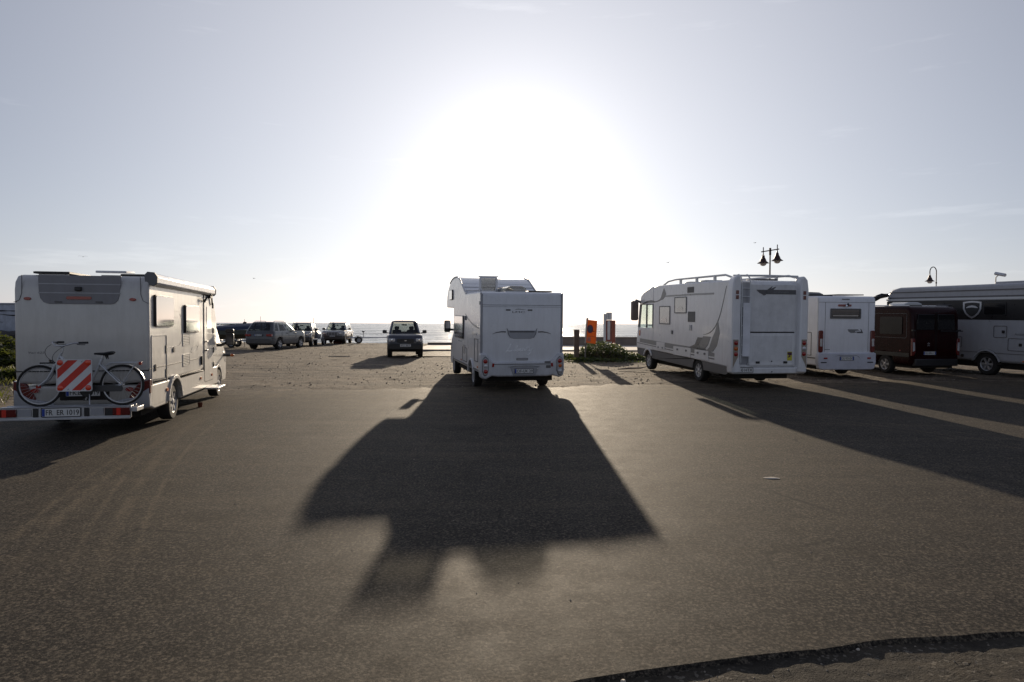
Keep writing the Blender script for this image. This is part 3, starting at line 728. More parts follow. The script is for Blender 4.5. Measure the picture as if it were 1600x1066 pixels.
t = thing('beach_column', 'tall white column with a red-brown side panel standing on the promenade', 'column', (6.45, 45.2, .29), radians(-14))
G().prism(rrect(-.38, -.22, -.16, .16, .02), 'xy', 0, 2.28).make('side_post', mWhiteMet, t, .01)
G().prism(rrect(-.21, .15, -.15, .15, .03), 'xy', 0, .42).make('foot', mWhiteMet, t, .01)
G().prism(rrect(-.21, .15, -.13, .15, .03), 'xy', .44, 1.86).make('body', M('column_red', (.25, .07, .05), .5), t, .01)
G().prism(rrect(-.12, .06, .56, 1.80, .05), 'xz', -.15, -.12).make('inset_panel', mAlu, t, .004)
G().prism(rrect(-.21, .15, -.15, .15, .03), 'xy', 1.88, 2.36).make('head', mWhiteMet, t, .01)
g = G()
for k in range(3): g.prism(ell(-.03, 2.0 + .13 * k, .035, .035, 10), 'xz', -.157, -.149)
g.make('mark', mDecal, t)
G().box(.17, .38, -.12, .12, 0, 1.84).make('red_panel', M('column_red_brown', (.30, .085, .05), .55), t, .008)
mLamp = M('dark_red_brown_lamp_metal', (.045, .022, .02), .45, metal=.3)
mOpal = M('opal_glass', (.62, .58, .54), .15, coat=.8)
def lamp_head(parent, c, k=1.):
    s = G().lathe([(.0001, .62 * k), (.03 * k, .60 * k), (.045 * k, .50 * k), (.09 * k, .44 * k), (.10 * k, .34 * k), (.15 * k, .26 * k), (.20 * k, .12 * k), (.30 * k, .035 * k), (.36 * k, 0), (.345 * k, -.012 * k), (.27 * k, .02 * k), (.17 * k, .10 * k)], (0, 0, 0), 'z', 20).make('lamp_shade', mLamp, parent)
    s.location = c
    b_ = G().sph((0, 0, 0), .2 * k, 14, 8, (1, 1, .8)).make('bulb_glass', mOpal, s); b_.location = (0, 0, -.02)
    return s
t = thing('double_street_lamp', 'tall street lamp with two bell-shaped heads on a tilted crossbar', 'street lamp', (15.1, 40.1, .22), 0)
G().cyl((0, 0, 0), (0, 0, 1.1), .09, .07).make('base', mLamp, t)
G().cyl((0, 0, 1.1), (0, 0, 6.12), .055, .04).make('pole', mLamp, t)
G().cyl((0, 0, 5.75), (0, 0, 6.16), .065, .06).make('collar', mLamp, t)
G().tube([(-.52, 0, 5.93), (.52, 0, 6.10)], .032, 8).make('crossbar', mLamp, t)
G().tube([(-.40, 0, 5.85), (-.40, 0, 6.20)], .028, 8).make('hanger', mLamp, t)
G().tube([(.42, 0, 6.0), (.42, 0, 6.36)], .028, 8).make('hanger', mLamp, t)
lamp_head(t, (-.40, 0, 5.27), .95); lamp_head(t, (.42, 0, 5.42), .95)
t = thing('swan_neck_street_lamp', 'single street lamp with a swan-neck arm above the silver liner', 'street lamp', (27.4, 44.2, .29), 0)
G().cyl((0, 0, 0), (0, 0, 1.0), .08, .06).make('base', mLamp, t)
G().tube([(0, 0, 1.0), (0, 0, 4.85)] + [(-.21 + .21 * cos(a), 0, 5.05 + .24 * sin(a) * 1.3) for a in [pi * k / 10 for k in range(11)]] + [(-.42, 0, 4.92)], .030, 8).make('pole', mLamp, t)
G().cyl((0, 0, 4.30), (0, 0, 4.38), .05).make('collar', mLamp, t)
lamp_head(t, (-.42, 0, 4.44), .80)
# gulls
mGull = M('gull_feathers', (.12, .12, .12), .8)
def gull(x, y, z, s, rz, label):
    g = G(); a = 1.0 * s
    g.lathe([(1e-4, -.20 * s), (.035 * s, -.1 * s), (.05 * s, .02 * s), (.03 * s, .14 * s), (1e-4, .2 * s)], (0, 0, 0), 'y', 8)
    t = tag(g.make('gull', mGull, None), label, 'bird'); t.location = (x, y, z); t.rotation_euler = (0, 0, rz)
    for q in (-1, 1):
        P = [(0, .07, .01), (q * .22, .10, .09), (q * .40, .03, .075), (q * .58, -.09, .03)]; Q = [(0, -.05, .01), (q * .22, -.03, .085), (q * .40, -.06, .07)]
        P = [Vector(p) * s for p in P]; Q = [Vector(p) * s for p in Q]; th = Vector((0, 0, .012 * s))
        vs = P + Q + [p + th for p in P + Q]
        fs = [(0, 1, 5, 4), (1, 2, 6, 5), (2, 3, 6), (7, 8, 12, 11), (8, 9, 13, 12), (9, 10, 13), (0, 1, 8, 7), (1, 2, 9, 8), (2, 3, 10, 9), (3, 6, 13, 10), (6, 5, 12, 13), (5, 4, 11, 12)]
        G().add(vs, fs).make('wing', mGull, t)
for (px, py, Z, s, rz, lab) in ((131, 404, 90, 1., .5, 'gull flying above the left motorhome roof'), (1043, 410, 90, .8, 2.2, 'gull high above the front of the right motorhome'), (1178, 379, 110, .8, 2., 'gull just left of the double street lamp heads'), (397, 437, 120, .8, 1.4, 'gull low in the sky above the row of cars')):
    gull((px - 800) / 1067 * Z, Z, CAM_H + (506 - py) / 1067 * Z, s, rz, lab)
# ================================================================== LEFT MOTORHOME (silver, low profile)
mBody = M('silver_beige_paint', (.58, .565, .53), .34, metal=.15, coat=.35, dirt=.30, var=.05)
mSkirt = M('light_skirt', (.56, .54, .50), .38, coat=.2, dirt=.4, var=.05)
v = vehicle('motorhome', 'silver-beige low-profile motorhome at the left with a bicycle carrier on its back', 'motorhome', -7.25, 11.53, 12., 1.55, 5.8, dz=.02)
W = 1.025
prof = [(0.03, .84), (0, 1.05), (0, 2.42), (.03, 2.56), (.12, 2.655), (.25, 2.68), (4.55, 2.68), (4.85, 2.60), (5.10, 2.42), (5.30, 2.16), (5.42, 1.95), (5.44, .80)]
G().prism(prof + arch(1.55, .47, .80), 'yz', -W, W).make('body', mBody, v, .05, 4)
sk = [(5.44, .797), (5.44, .36)] + arch(1.55, .45, .36) + [(.25, .36), (.08, .40), (.0, .55), (.0, .797)]
# skirt follows the body, a touch wider
G().prism(sk[:2] + arch(1.55, .45, .36) + sk[2 + 13:], 'yz', -W - .012, W + .012).make('skirt', mSkirt, v, .03, 3)
G().box(-.85, .85, .12, 6.6, .26, .7).make('underbody', mDark, v)
G().box(-.86, -.5, 1.0, 2.1, .4, 1.0).make('wheel_well', mDark, v); G().box(.5, .86, 1.0, 2.1, .4, 1.0).make('wheel_well', mDark, v)
for x in (-.90, .90):
    wheel(v, x, 1.55, .34, .22, 7); wheel(v, x * .98, 5.82, .34, .22, 7)
# rear wall details
G().prism([(-.66, 2.665), (.60, 2.665), (.575, 2.34), (.55, 2.25), (.50, 2.20), (.44, 2.185), (-.50, 2.185), (-.58, 2.21), (-.63, 2.28), (-.65, 2.38)], 'xz', -.010, .02).make('rear_spoiler_panel', M('dark_silver_panel', (.22, .22, .235), .4, metal=.3, dirt=.2), v, .004)
for z in (2.52, 2.37): G().box(-.655, .592, -.014, .0, z - .008, z + .008).make('trim_line', mSilver, v)
rear(v, 'brake_light', -.235, .145, 2.262, 2.312, mRed, d=.022, r=.02)
G().box(-.10, .0, -.06, .01, 2.405, 2.475).make('rear_camera', mBlack, v, .012)
for x in (-.36, .26): rear(v, 'panel_catch', x - .055, x + .055, 2.205, 2.235, mDecal, d=.022, r=.015)
for x in (-.82, .78): G().prism(ell(x, 2.27, .055, .026), 'xz', -.02, .01).make('marker_light', mRed, v, .004)
for s in (-1, 1):
    P = [(s * .90, 2.66), (s * .905, 2.36), (s * .94, 2.25), (s * 1.0, 2.215), (s * 1.026, 2.21)]
    strip(P, .010, 'xz', -.006, .002).make('corner_seam', mDecal, v)
G().box(-W - .004, W + .004, -.006, .01, 1.045, 1.062).make('rear_seam', mInk, v)
for s in (-1, 1):
    G().box(s * W - .006 if s > 0 else -W - .006, s * W + .006 if s > 0 else -W + .006, .0, 5.38, 1.07, 1.086).make('side_seam', mInk, v)
    P = [(s * .60, .62), (s * 1.045, .90), (s * 1.05, .60), (s * .82, .55)]
    P = [(s * 1.045, .90), (s * .86, .84), (s * .74, .66), (s * .70, .58), (s * .88, .56), (s * 1.045, .66)]
    tl = G().prism(P, 'xz', -.03, .06).make('tail_light', mRedDk, v, .012)
    G().prism(ell(s * .72, .735, .065, .038), 'xz', -.034, -.026).make('reflector', mRed, tl)
G().prism([(-1.03, .76), (-.80, .60), (-.45, .53), (-.42, .46), (.42, .46), (.45, .53), (.80, .60), (1.03, .76), (1.04, .42), (.9, .38), (-.9, .38), (-1.04, .42)], 'xz', -.05, .12).make('rear_bumper', mSilver, v, .025, 3)
rear(v, 'plate_recess', -.36, .40, .56, .80, mDark, d=.004)
p = plate(v, 'FR:ER 1019', .0, .69, -.012)
text('Van 622', 'model_lettering', mDecal2, v, -.70, 1.37, -.002, .24, .035, shear=.2)
# sun side (right)
S = W
hinged_window(v, .27, 1.42, 1.80, 2.37, S, .045)
hinged_window(v, 2.28, 3.45, 1.66, 2.24, S, .05)
for z0 in (1.40, .98): grid_open(v, 2.18, 2.72, z0, z0 + .25, S, n=6, mat=mBody)
frame_poly(v, 'locker_frame', 'yz', .12, 1.05, .42, 1.66, .022, S - .005, S + .012, mSkirt, .06)
side(v, 'locker_latch', .30, .36, 1.02, 1.14, mBlack, S, .02)
side(v, 'locker_latch', .98, 1.03, .86, 1.02, mBlack, S, .015); side(v, 'locker_latch', .98, 1.03, 1.30, 1.46, mBlack, S, .015)
d_ = frame_poly(v, 'entry_door', 'yz', 4.02, 4.92, .50, 2.52, .018, S - .005, S + .014, mDecal, .05)
side(d_, 'door_leaf', 4.045, 4.895, .525, 2.495, mBody, S, .016, .04)
side(d_, 'door_window', 4.25, 4.70, 1.75, 2.25, mAcryl, S + .012, .012, .05)
for z in (1.42, 1.22): G().box(S + .02, S + .05, 4.10, 4.28, z, z + .035).make('door_handle', mBlack, d_, .01)
for z in (2.22, 1.62, 1.15, .8): G().box(S + .01, S + .035, 4.90, 4.95, z, z + .13).make('hinge', mBlack, d_, .006)
G().tube([(S + .02, 4.0, 2.36), (S + .10, 3.95, 2.47), (S + .06, 3.85, 2.34)], .02).make('awning_strap', mBlack, v)
G().tube([(S + .02, 4.3, 2.50), (S + .10, 4.32, 2.54), (S + .05, 4.65, 2.50), (S + .04, 4.75, 2.3)], .018).make('awning_strap', mBlack, v)
G().box(S, S + .08, 4.4, 4.62, 2.45, 2.53).make('porch_light', mBlack, v)
side(v, 'grab_handle', 3.72, 3.78, .92, 1.12, mBlack, S, .035, .02); side(v, 'filler_cap', 1.45, 1.57, 1.30, 1.40, mBlack, S, .02, .04)
strip([(1.1, 1.40), (1.95, 1.43), (2.12, 1.52), (2.15, 1.9), (2.0, 2.05)], .008, 'yz', S - .002, S + .004).make('side_decal', mDecal2, v)
g = G()
for k in range(4):
    s_ = strip([(1.55 + .05 * k, 2.1 - .12 * k), (2.2, 2.1 - .12 * k)], .010, 'yz', S - .002, S + .004); g.add(s_.v, s_.f)
s_ = strip(bez((2.9, 1.30), (3.1, 1.42), (3.5, 1.40), (3.45, 1.33)), .022, 'yz', S - .002, S + .004); g.add(s_.v, s_.f)
s_ = strip(bez((2.85, 1.26), (3.0, 1.20), (3.4, 1.24), (3.5, 1.36)), .018, 'yz', S - .002, S + .004); g.add(s_.v, s_.f)
g.make('side_decal', mSkirt, v)
for y in (.95, 3.6, 4.7): side(v, 'side_marker', y, y + .1, .60, .66, mOrange, S + .012, .02, .02)
# arch lips
for s in (-1, 1):
    pts = arch(1.55, .49, .40)
    strip([(a, b) for a, b in pts], [.06] + [.075] * 11 + [.06], 'yz', s * S - .02 * s, s * (S + .045)).make('arch_lip', mSkirt, v, .01)
G().box(S + .0, S + .30, 4.05, 4.85, .335, .375).make('entry_step', mAlu, v, .008)
# awning along the sunny roof edge
aw = G().prism([(S - .05, 2.53), (S + .07, 2.52), (S + .115, 2.56), (S + .12, 2.66), (S + .07, 2.73), (S - .02, 2.745), (S - .07, 2.70)], 'xz', .08, 4.75).make('awning_case', mWhiteC, v, .012)
for a, b in ((.05, .11), (4.72, 4.78)): G().prism([(S - .06, 2.52), (S + .08, 2.51), (S + .125, 2.56), (S + .13, 2.67), (S + .08, 2.745), (S - .03, 2.755), (S - .08, 2.70)], 'xz', a, b).make('awning_end_cap', mGreyTrim, aw, .006)
# roof kit
def roof_panel(y0, y1, x0, x1, z=2.70, nm='solar_panel'):
    f = G().box(x0, x1, y0, y1, z, z + .035).make(nm, mBlack, v, .004)
    G().box(x0 + .02, x1 - .02, y0 + .02, y1 - .02, z + .034, z + .038).make('solar_cells', mRoofBlack, f)
    g = G()
    for y in (y0 + .1, y1 - .1): g.box(x0 + .05, x1 - .05, y - .02, y + .02, z - .03, z + .001)
    g.make('bracket', mAlu, f)
roof_panel(.16, 1.35, -.80, -.25); roof_panel(.35, 1.6, .48, .98, 2.69); roof_panel(1.9, 3.0, -.6, .1)
lid = G().prism(rrect(-.02, .48, .75, 1.3, .05), 'xy', 2.72, 2.76).make('roof_hatch', mWhiteC, v, .01); lid.rotation_euler = (radians(3), 0, 0)
G().box(.02, .44, .8, 1.25, 2.68, 2.73).make('hatch_frame', mWhiteC, v)
G().lathe([(.30, 0), (.28, .06), (.18, .12), (.001, .14)], (.60, 3.1, 2.68), 'z', 20).make('roof_vent', mGreyTrim, v)
G().box(.35, .95, 3.3, 4.1, 2.70, 2.73).make('roof_plate', mBlack, v, .005)
# cab
cw = .93
cab = G().prism([(5.35, .40), (5.35, 2.1), (5.50, 2.02), (6.28, 1.40), (6.62, 1.28), (6.93, 1.12), (7.02, .92), (7.04, .50), (6.95, .34), (6.30, .34)] + arch(5.82, .42, .40)[:] + [(5.36, .38)], 'yz', -cw, cw).make('cab', mBody, v, .05, 3)
for s in (-1, 1):
    sd_ = side(cab, 'cab_door_window', 0, 0, 0, 0, mAcryl, s * cw, .014, poly=[(5.52, 1.34), (5.50, 1.93), (5.62, 1.86), (6.10, 1.48), (6.20, 1.36)])
    strip([(5.46, .45), (5.46, 1.98)], .012, 'yz', s * cw, s * (cw + .006)).make('door_gap', mInk, cab)
    side(cab, 'door_handle', 5.56, 5.74, 1.18, 1.22, mBlack, s * cw, .03, .015)
    strip([(a, b) for a, b in arch(5.82, .44, .40)], .07, 'yz', s * cw - .02 * s, s * (cw + .06)).make('front_arch_lip', mSkirt, cab, .01)
    mr = G().prism(rrect(0, .20, 0, .30, .04), 'xz', 0, .10).make('mirror', mBlack, v, .02); mr.location = (1.16 if s > 0 else -1.36, 5.75, 1.30)
    gl_ = G().prism(rrect(.02, .18, .02, .20, .03), 'xz', -.006, .002).make('mirror_glass', mAcryl, mr)
    G().prism(rrect(0, .20, .31, .42, .04), 'xz', 0, .10).make('mirror_cap', mBlack, mr, .02)
    G().tube([(s * .90, 5.85, 1.30), (s * 1.05, 5.80, 1.30), (s * 1.2, 5.80, 1.38)], .035).make('mirror_arm', mBlack, v)
    hl = G().prism([(6.62, 1.10), (6.93, 1.08), (7.03, .92), (7.03, .80), (6.80, .84)], 'yz', s * (cw + .004), s * (cw - .12)).make('headlight', mClear, cab, .01)
    G().tube([(s * .86, 6.70, 1.02), (s * 1.02, 6.74, 1.0), (s * 1.10, 6.74, 1.0)], .035).make('indicator_arm', mBlack, cab)
    G().sph((s * 1.14, 6.74, 1.0), .05, 10, 6, (1.2, .8, .8)).make('indicator', mOrange, cab)
ws = G().prism([(5.56, 2.0), (6.26, 1.43), (6.28, 1.455), (5.58, 2.03)], 'yz', -.84, .84).make('windscreen', mAcryl, cab)
G().prism([(6.32, 1.395), (6.62, 1.292), (6.90, 1.15), (6.90, 1.16), (6.63, 1.31), (6.33, 1.41)], 'yz', -.80, .80).make('bonnet', mMaroon, cab)
G().prism(rrect(-.7, .7, .55, .95, .05), 'xz', 7.0, 7.06).make('grille', mBlack, cab, .01)
G().lathe([(.001, .0), (.09, .02), (.11, .10), (.09, .19), (.001, .21)], (.55, 5.35, 2.42), 'y', 16).make('roof_marker', mMaroon, v)

# ---- rear carrier
def trailer_board(parent, y):
    g = G().box(-1.0, 1.0, y, y + .035, .36, .55)
    bar = g.make('light_board', mAlu, parent, .006)
    G().box(-1.01, .99, y - .03, y + .02, .345, .385).make('lower_rail', mAlu, bar, .008)
    G().box(-1.0, 1.0, y - .012, y, .535, .552).make('upper_rail', mSilver, bar, .003)
    for x0, x1 in ((-.99, -.62), (.62, .99)):
        lt = G().box(x0, x1, y - .03, y - .001, .40, .525).make('light_cluster', mRedDk, bar, .01)
        G().box((x0 + x1) / 2 - .03 + .02, (x0 + x1) / 2 + .05, y - .034, y - .028, .405, .52).make('lit_lens', M('bright_red_lens', (.62, .03, .015), .3), lt)
        G().box(x0 + .01, x0 + .12, y - .034, y - .028, .405, .52).make('dark_lens', mBlack, lt)
    for x in (-.36, .36): G().box(x - .035, x + .035, y - .02, y - .001, .395, .53).make('board_clip', mBlack, bar, .004)
    for x0 in (-.60, .42): G().box(x0, x0 + .18, y - .012, y - .001, .41, .52).make('inset', mSilver, bar)
    plate(bar, 'FR  ER 1019', 0, .465, y - .012, .54, .125)
trailer_board(v, -.86)
g = G()
for x in (-.55, .55): g.box(x - .04, x + .04, -.84, .1, .45, .50)
for y in (-.60, -.42): g.box(-.95, .95, y - .03, y + .03, .50, .53)
g.box(.98, 1.08, -.84, -.5, .45, .52)
g.make('carrier_frame', mAlu, v, .006)

# ---- bicycle on the carrier
A = v.matrix_world
b = thing('bicycle', 'pale city bicycle with rear rack strapped on the carrier behind the left motorhome', 'bicycle')
b.matrix_world = A @ Matrix.Translation((.21, -.58, .525))
mFr = M('pearl_bike_paint', (.50, .51, .52), .3, metal=.3, coat=.4)
r = .335
def bwheel(x):
    w = G(); n = 40
    w.tube([(x + (r - .018) * cos(2 * pi * k / n), 0, r + (r - .018) * sin(2 * pi * k / n)) for k in range(n)], .018, 8, True)
    o = w.make('wheel', mRubber, b)
    q = G(); q.tube([(x + (r - .045) * cos(2 * pi * k / n), 0, r + (r - .045) * sin(2 * pi * k / n)) for k in range(n)], .011, 6, True); q.make('rim', mAlu, o)
    q = G()
    for k in range(28):
        a = 2 * pi * k / 28; c = a + (.35 if k % 2 else -.35); s = .02 if k % 4 < 2 else -.02
        q.tube([(x + .02 * cos(c), s, r + .02 * sin(c)), (x + (r - .05) * cos(a), 0, r + (r - .05) * sin(a))], .0016, 4)
    q.make('spokes', mAlu, o)
    G().cyl((x, -.045, r), (x, .045, r), .022).make('hub', mAlu, o); return o
fw = bwheel(-.625); rw = bwheel(.575)
G().tube(bez((-.33, 0, .80), (-.18, 0, .66), (-.10, 0, .32), (.065, 0, .27), 10), .027).make('down_tube', mFr, b)
G().tube([(-.31, 0, .86), (-.395, 0, .66)], .022).make('head_tube', mFr, b)
for s in (-1, 1): G().tube([(-.395, s * .03, .67), (-.43, s * .045, .56), (-.50, s * .045, .44), (-.625, s * .045, r)], [.021, .021, .016, .011]).make('fork_blade', mFr, b)
G().tube([(.065, 0, .25), (.285, 0, .76)], .023).make('seat_tube', mFr, b)
for s in (-1, 1):
    G().tube([(.25, s * .03, .68), (.575, s * .05, r)], .013).make('seat_stay', mFr, b)
    G().tube([(.075, s * .03, .255), (.575, s * .05, r)], .014).make('chain_stay', mFr, b)
    G().tube([(.36, s * .06, .66), (.42, s * .07, .70), (.83, s * .07, .70)], .010).make('rack_rail', mFr, b)
    G().tube([(.80, s * .07, .69), (.575, s * .05, r)], .010).make('rack_strut', mFr, b)
g = G()
for k in range(5): g.tube([(.45 + .085 * k, -.07, .70), (.45 + .085 * k, .07, .70)], .005, 6)
g.make('rack_bars', mFr, b)
G().tube([(.28, 0, .74), (.30, 0, .83)], .014).make('seat_post', mAlu, b)
g = G(); n = 12
for k, (x, w_, z) in enumerate(((.17, .03, .845), (.24, .035, .85), (.32, .07, .855), (.40, .10, .865), (.44, .09, .87))): pass
secs = ((.17, .025, .850, .02), (.24, .032, .852, .028), (.31, .06, .850, .035), (.38, .095, .860, .045), (.44, .10, .868, .04), (.46, .07, .868, .02))
vs = [(x, w_ * cos(2 * pi * k / 10), z + h_ * (.5 if sin(2 * pi * k / 10) > 0 else 1.) * sin(2 * pi * k / 10)) for (x, w_, z, h_) in secs for k in range(10)]
g.add(vs, [(i * 10 + k, i * 10 + (k + 1) % 10, (i + 1) * 10 + (k + 1) % 10, (i + 1) * 10 + k) for i in range(5) for k in range(10)] + [tuple(range(9, -1, -1)), tuple(range(50, 60))])
sdl = g.make('saddle', mBlack, b)
for s in (-1, 1): G().tube([(.34, s * .035, .82), (.36, s * .035, .76), (.35, s * .035, .83)], .012).make('saddle_spring', mBlack, sdl)
G().tube([(-.30, 0, .86), (-.285, 0, .94), (-.32, 0, .97)], .013).make('stem', mAlu, b)
hb = G().tube([(-.20, -.30, 1.02), (-.28, -.26, 1.02), (-.34, -.10, .975), (-.34, .10, .975), (-.30, .26, 1.03), (-.20, .30, 1.03)], .011).make('handlebar', mAlu, b)
# bars turned towards the camera plane, so both grips read
hb.matrix_local = Matrix.Translation((-.32, 0, 0)) @ Matrix.Rotation(radians(52), 4, 'Z') @ Matrix.Translation((.32, 0, 0))
for y in (-.30, .30):
    s = 1 if y > 0 else -1
    G().tube([(-.22, y, 1.025), (-.08, y + s * .02, 1.025)], .017).make('grip', mBlack, hb)
    G().tube([(-.24, y - s * .02, 1.02), (-.20, y - s * .05, .995), (-.08, y - s * .05, .99)], .006).make('brake_lever', mBlack, hb)
for q in (-1, 1): G().tube(bez((-.30 + .12 * q, -.08, 1.0), (-.48 + .1 * q, -.14, .9), (-.46, -.12, .75), (-.38, 0, .70), 8), .004, 5).make('cable', mBlack, b)
G().lathe([(.001, -.05), (.028, -.035), (.036, 0), (.030, .004)], (-.46, 0, .75), 'z', 12).make('front_lamp', mChrome, b)
G().tube([(-.62, 0, .70), (-.46, 0, .70), (-.40, 0, .70)], .012, 6).make('front_rack', mBlack, b)
def fender(x, a0, a1):
    P = [(x + (r + .012) * cos(radians(a0 + (a1 - a0) * k / 12)), r + (r + .012) * sin(radians(a0 + (a1 - a0) * k / 12))) for k in range(13)]
    g = G(); 
    s_ = strip(P, .006, 'xz', -.022, .022); g.add(s_.v, s_.f); return g.make('mudguard', mFr, b)
fender(-.625, 20, 110); fender(.575, 15, 150)
G().cyl((.065, -.06, .25), (.065, .06, .25), .03).make('bottom_bracket', mBlack, b)
ch = G().lathe([(.09, -.01), (.10, 0), (.09, .01)], (.065, -.05, .25), 'y', 20).make('chain_wheel', mBlack, b)
G().prism(rrect(.04, .60, .235, .335, .04), 'xz', -.062, -.045).make('chain_guard', M('smoked_chain_guard', (.06, .06, .06), .35), b, .004)
for s, dx, dz in ((-1, .06, .17), (1, -.06, -.16)):
    G().tube([(.065, s * .075, .25), (.065 + dx, s * .085, .25 + dz)], .010, 6).make('crank', mAlu, b)
    G().box(.065 + dx - .045, .065 + dx + .045, min(s * .09, s * .17), max(s * .09, s * .17), .25 + dz - .012, .25 + dz + .012).make('pedal', mBlack, b, .004)
G().tube([(.10, -.03, .24), (.14, -.14, .03)], .009, 6).make('kickstand', mAlu, b)
G().box(.83, .87, -.03, .03, .66, .71).make('rear_lamp', mRed, b, .006)
G().box(-.66, -.59, -.052, -.046, .30, .345).make('hub_reflector', mRed, b)
# ---- warning board
wb = thing('warning_board', 'square red and white striped warning board hung on the bicycle', 'warning board')
wb.matrix_world = A @ Matrix.Translation((.165, -.80, 1.04))
q = .255
G().prism(rrect(-q, q, -q, q, .03), 'xz', 0, .006).make('panel', M('warning_white', (.70, .70, .70), .35), wb)
frame_poly(wb, 'rim', 'xz', -q, q, -q, q, .012, -.006, .010, mWhiteMet, .03)
mWR = M('warning_red', (.60, .035, .02), .35)
i_ = q - .016
def clipd(c0, c1):
    P = []
    # band c0 <= z - x... : stripes rise to the right (z = x + c)
    poly = [(-i_, -i_), (i_, -i_), (i_, i_), (-i_, i_)]
    for sgn, c in ((1, c0), (-1, c1)):
        out = []
        for a, b_ in zip(poly, poly[1:] + poly[:1]):
            fa = sgn * ((a[1] - a[0]) - c); fb = sgn * ((b_[1] - b_[0]) - c)
            if fa >= 0: out.append(a)
            if (fa > 0) != (fb > 0):
                t = fa / (fa - fb); out.append((a[0] + (b_[0] - a[0]) * t, a[1] + (b_[1] - a[1]) * t))
        poly = out
    return poly
for c0, c1 in ((.19, .33), (-.065, .075), (-.33, -.20)): G().prism(clipd(c0, c1), 'xz', -.002, .001).make('red_stripe', mWR, wb)
for x, z in ((-.20, .20), (.20, .20), (-.20, -.20), (.20, -.20)): G().lathe([(.044, 0), (.042, -.008), (.03, -.012), (.001, -.014)], (x, -.002, z), 'y', 18).make('round_reflector', M('reflector_bright_red', (.75, .06, .02), .25, coat=.5), wb)
for x in (-.12, .10, -.1, .12):
    z = .22 if x in (-.12, .10) else -.22
    G().tube([(x, -.012, z - .012), (x + .02, -.012, z + .004), (x + .03, .06, z + .02)], .003, 5).make('cord', mBlack, wb)
# ---- small pot on the ground
cx, cy = -7.05, 14.75
cp = tag(G().lathe([(.055, 0), (.06, .01), (.068, .09), (.075, .10), (.072, .115), (.06, .112), (.052, .02)], (0, 0, 0), 'z', 18).make('tin', M('red_brown_tin', (.16, .04, .018), .45), None), 'small red-brown tin standing on the asphalt beside the left motorhome', 'tin')
cp.location = (-6.98, 15.25, gz(-7, 15.2) + .008); cp.scale = (.75, .75, .9)
def ducato_cab(v, y0, ytop, half, ymax, body, z_hood=1.45, z_top=2.2, fa=5.6, trim=None):
    """cab nose in front of a coachbuilt body: windscreen, bonnet, grille, lights, mirrors"""
    cab = G().prism([(y0, .42), (y0, z_top), (ytop, z_top), (ytop + .75, z_hood), (ymax - .22, z_hood - .32), (ymax, z_hood - .55), (ymax + .02, .42), (ymax - .1, .30), (fa + .45, .30)] + arch(fa, .42, .40) + [(y0 + .01, .40)], 'yz', -half, half).make('cab', body, v, .06, 3)
    for s in (-1, 1):
        side(cab, 'cab_door_window', 0, 0, 0, 0, mAcryl, s * half, .014, poly=[(y0 + .1, z_hood), (y0 + .1, z_top - .12), (ytop + .02, z_top - .12), (ytop + .62, z_hood + .04), (ytop + .5, z_hood)])
        strip([(a, b) for a, b in arch(fa, .44, .40)], .07, 'yz', s * half - .02 * s, s * (half + .04)).make('front_arch_lip', trim or mGreyTrim, cab, .01)
        G().prism([(ymax - .5, z_hood - .28), (ymax - .15, z_hood - .42), (ymax, z_hood - .62), (ymax - .25, z_hood - .66)], 'yz', s * (half + .004), s * (half - .15)).make('headlight', mClear, cab, .01)
        mr = G().prism(rrect(-.11, .11, 0, .42, .05), 'xz', -.06, .06).make('mirror', mBlack, v, .03); mr.location = (s * (half + .30), ytop + .25, z_hood + .02)
        G().prism(rrect(-.085, .085, .14, .39, .03), 'xz', -.066, -.058).make('mirror_glass', mChrome, mr)
        G().tube([(s * half, ytop + .35, z_hood + .1), (s * (half + .22), ytop + .28, z_hood + .12)], .035).make('mirror_arm', mBlack, v)
    G().prism([(ytop + .03, z_top - .08), (ytop + .70, z_hood + .03), (ytop + .72, z_hood + .06), (ytop + .05, z_top - .05)], 'yz', -half + .12, half - .12).make('windscreen', mAcryl, cab)
    G().prism(rrect(-.6, .6, .5, .85, .05), 'xz', ymax, ymax + .05).make('grille', mBlack, cab, .01)
    return cab
def round_lamp(parent, x, z, y, r, mat, nm='lamp'):
    return G().lathe([(r, .004), (r * .96, -.012), (r * .6, -.022), (.001, -.026)], (x, y, z), 'y', 16).make(nm, mat, parent)
def arch_lips(v, S, y, r=.47, mat=None, out=.04):
    for s in (-1, 1): strip(arch(y, r, .42), .06, 'yz', s * S - .02 * s, s * (S + out)).make('arch_lip', mat or mWhiteC, v, .01)

# ================================================================== CENTRAL ALCOVE MOTORHOME
v = vehicle('motorhome', 'white overcab motorhome parked in the centre with the sun behind its raised roof hatch', 'motorhome', .27, 18.95, 12.8, 1.5, 5.75)
W = 1.172
prof = [(.04, .52), (0, .70), (0, 2.62), (.03, 2.72), (.12, 2.76), (2.70, 2.77), (3.15, 2.95), (3.6, 3.15), (4.0, 3.29), (4.5, 3.37), (5.1, 3.38), (5.7, 3.33), (6.3, 3.21), (6.75, 3.02), (7.05, 2.78), (7.16, 2.52), (7.12, 2.36), (5.30, 2.33), (5.30, .52)]
G().prism(prof + arch(1.5, .45, .52), 'yz', -W, W).make('body', mWhiteC, v, .035, 3)
G().box(-.95, .95, .25, 6.8, .28, .60).make('underbody', mDark, v)
for s in (-1, 1): G().box(s * .98 - .1, s * .98 + .1, 1.0, 2.0, .5, .98).make('wheel_well', mDark, v)
for x in (-1.0, 1.0): wheel(v, x, 1.5, .34, .22, 7); wheel(v, x * .98, 5.75, .34, .22, 7)
ducato_cab(v, 5.32, 5.9, .98, 7.4, mWhiteC, fa=5.75, z_top=2.3)
arch_lips(v, W, 1.5)
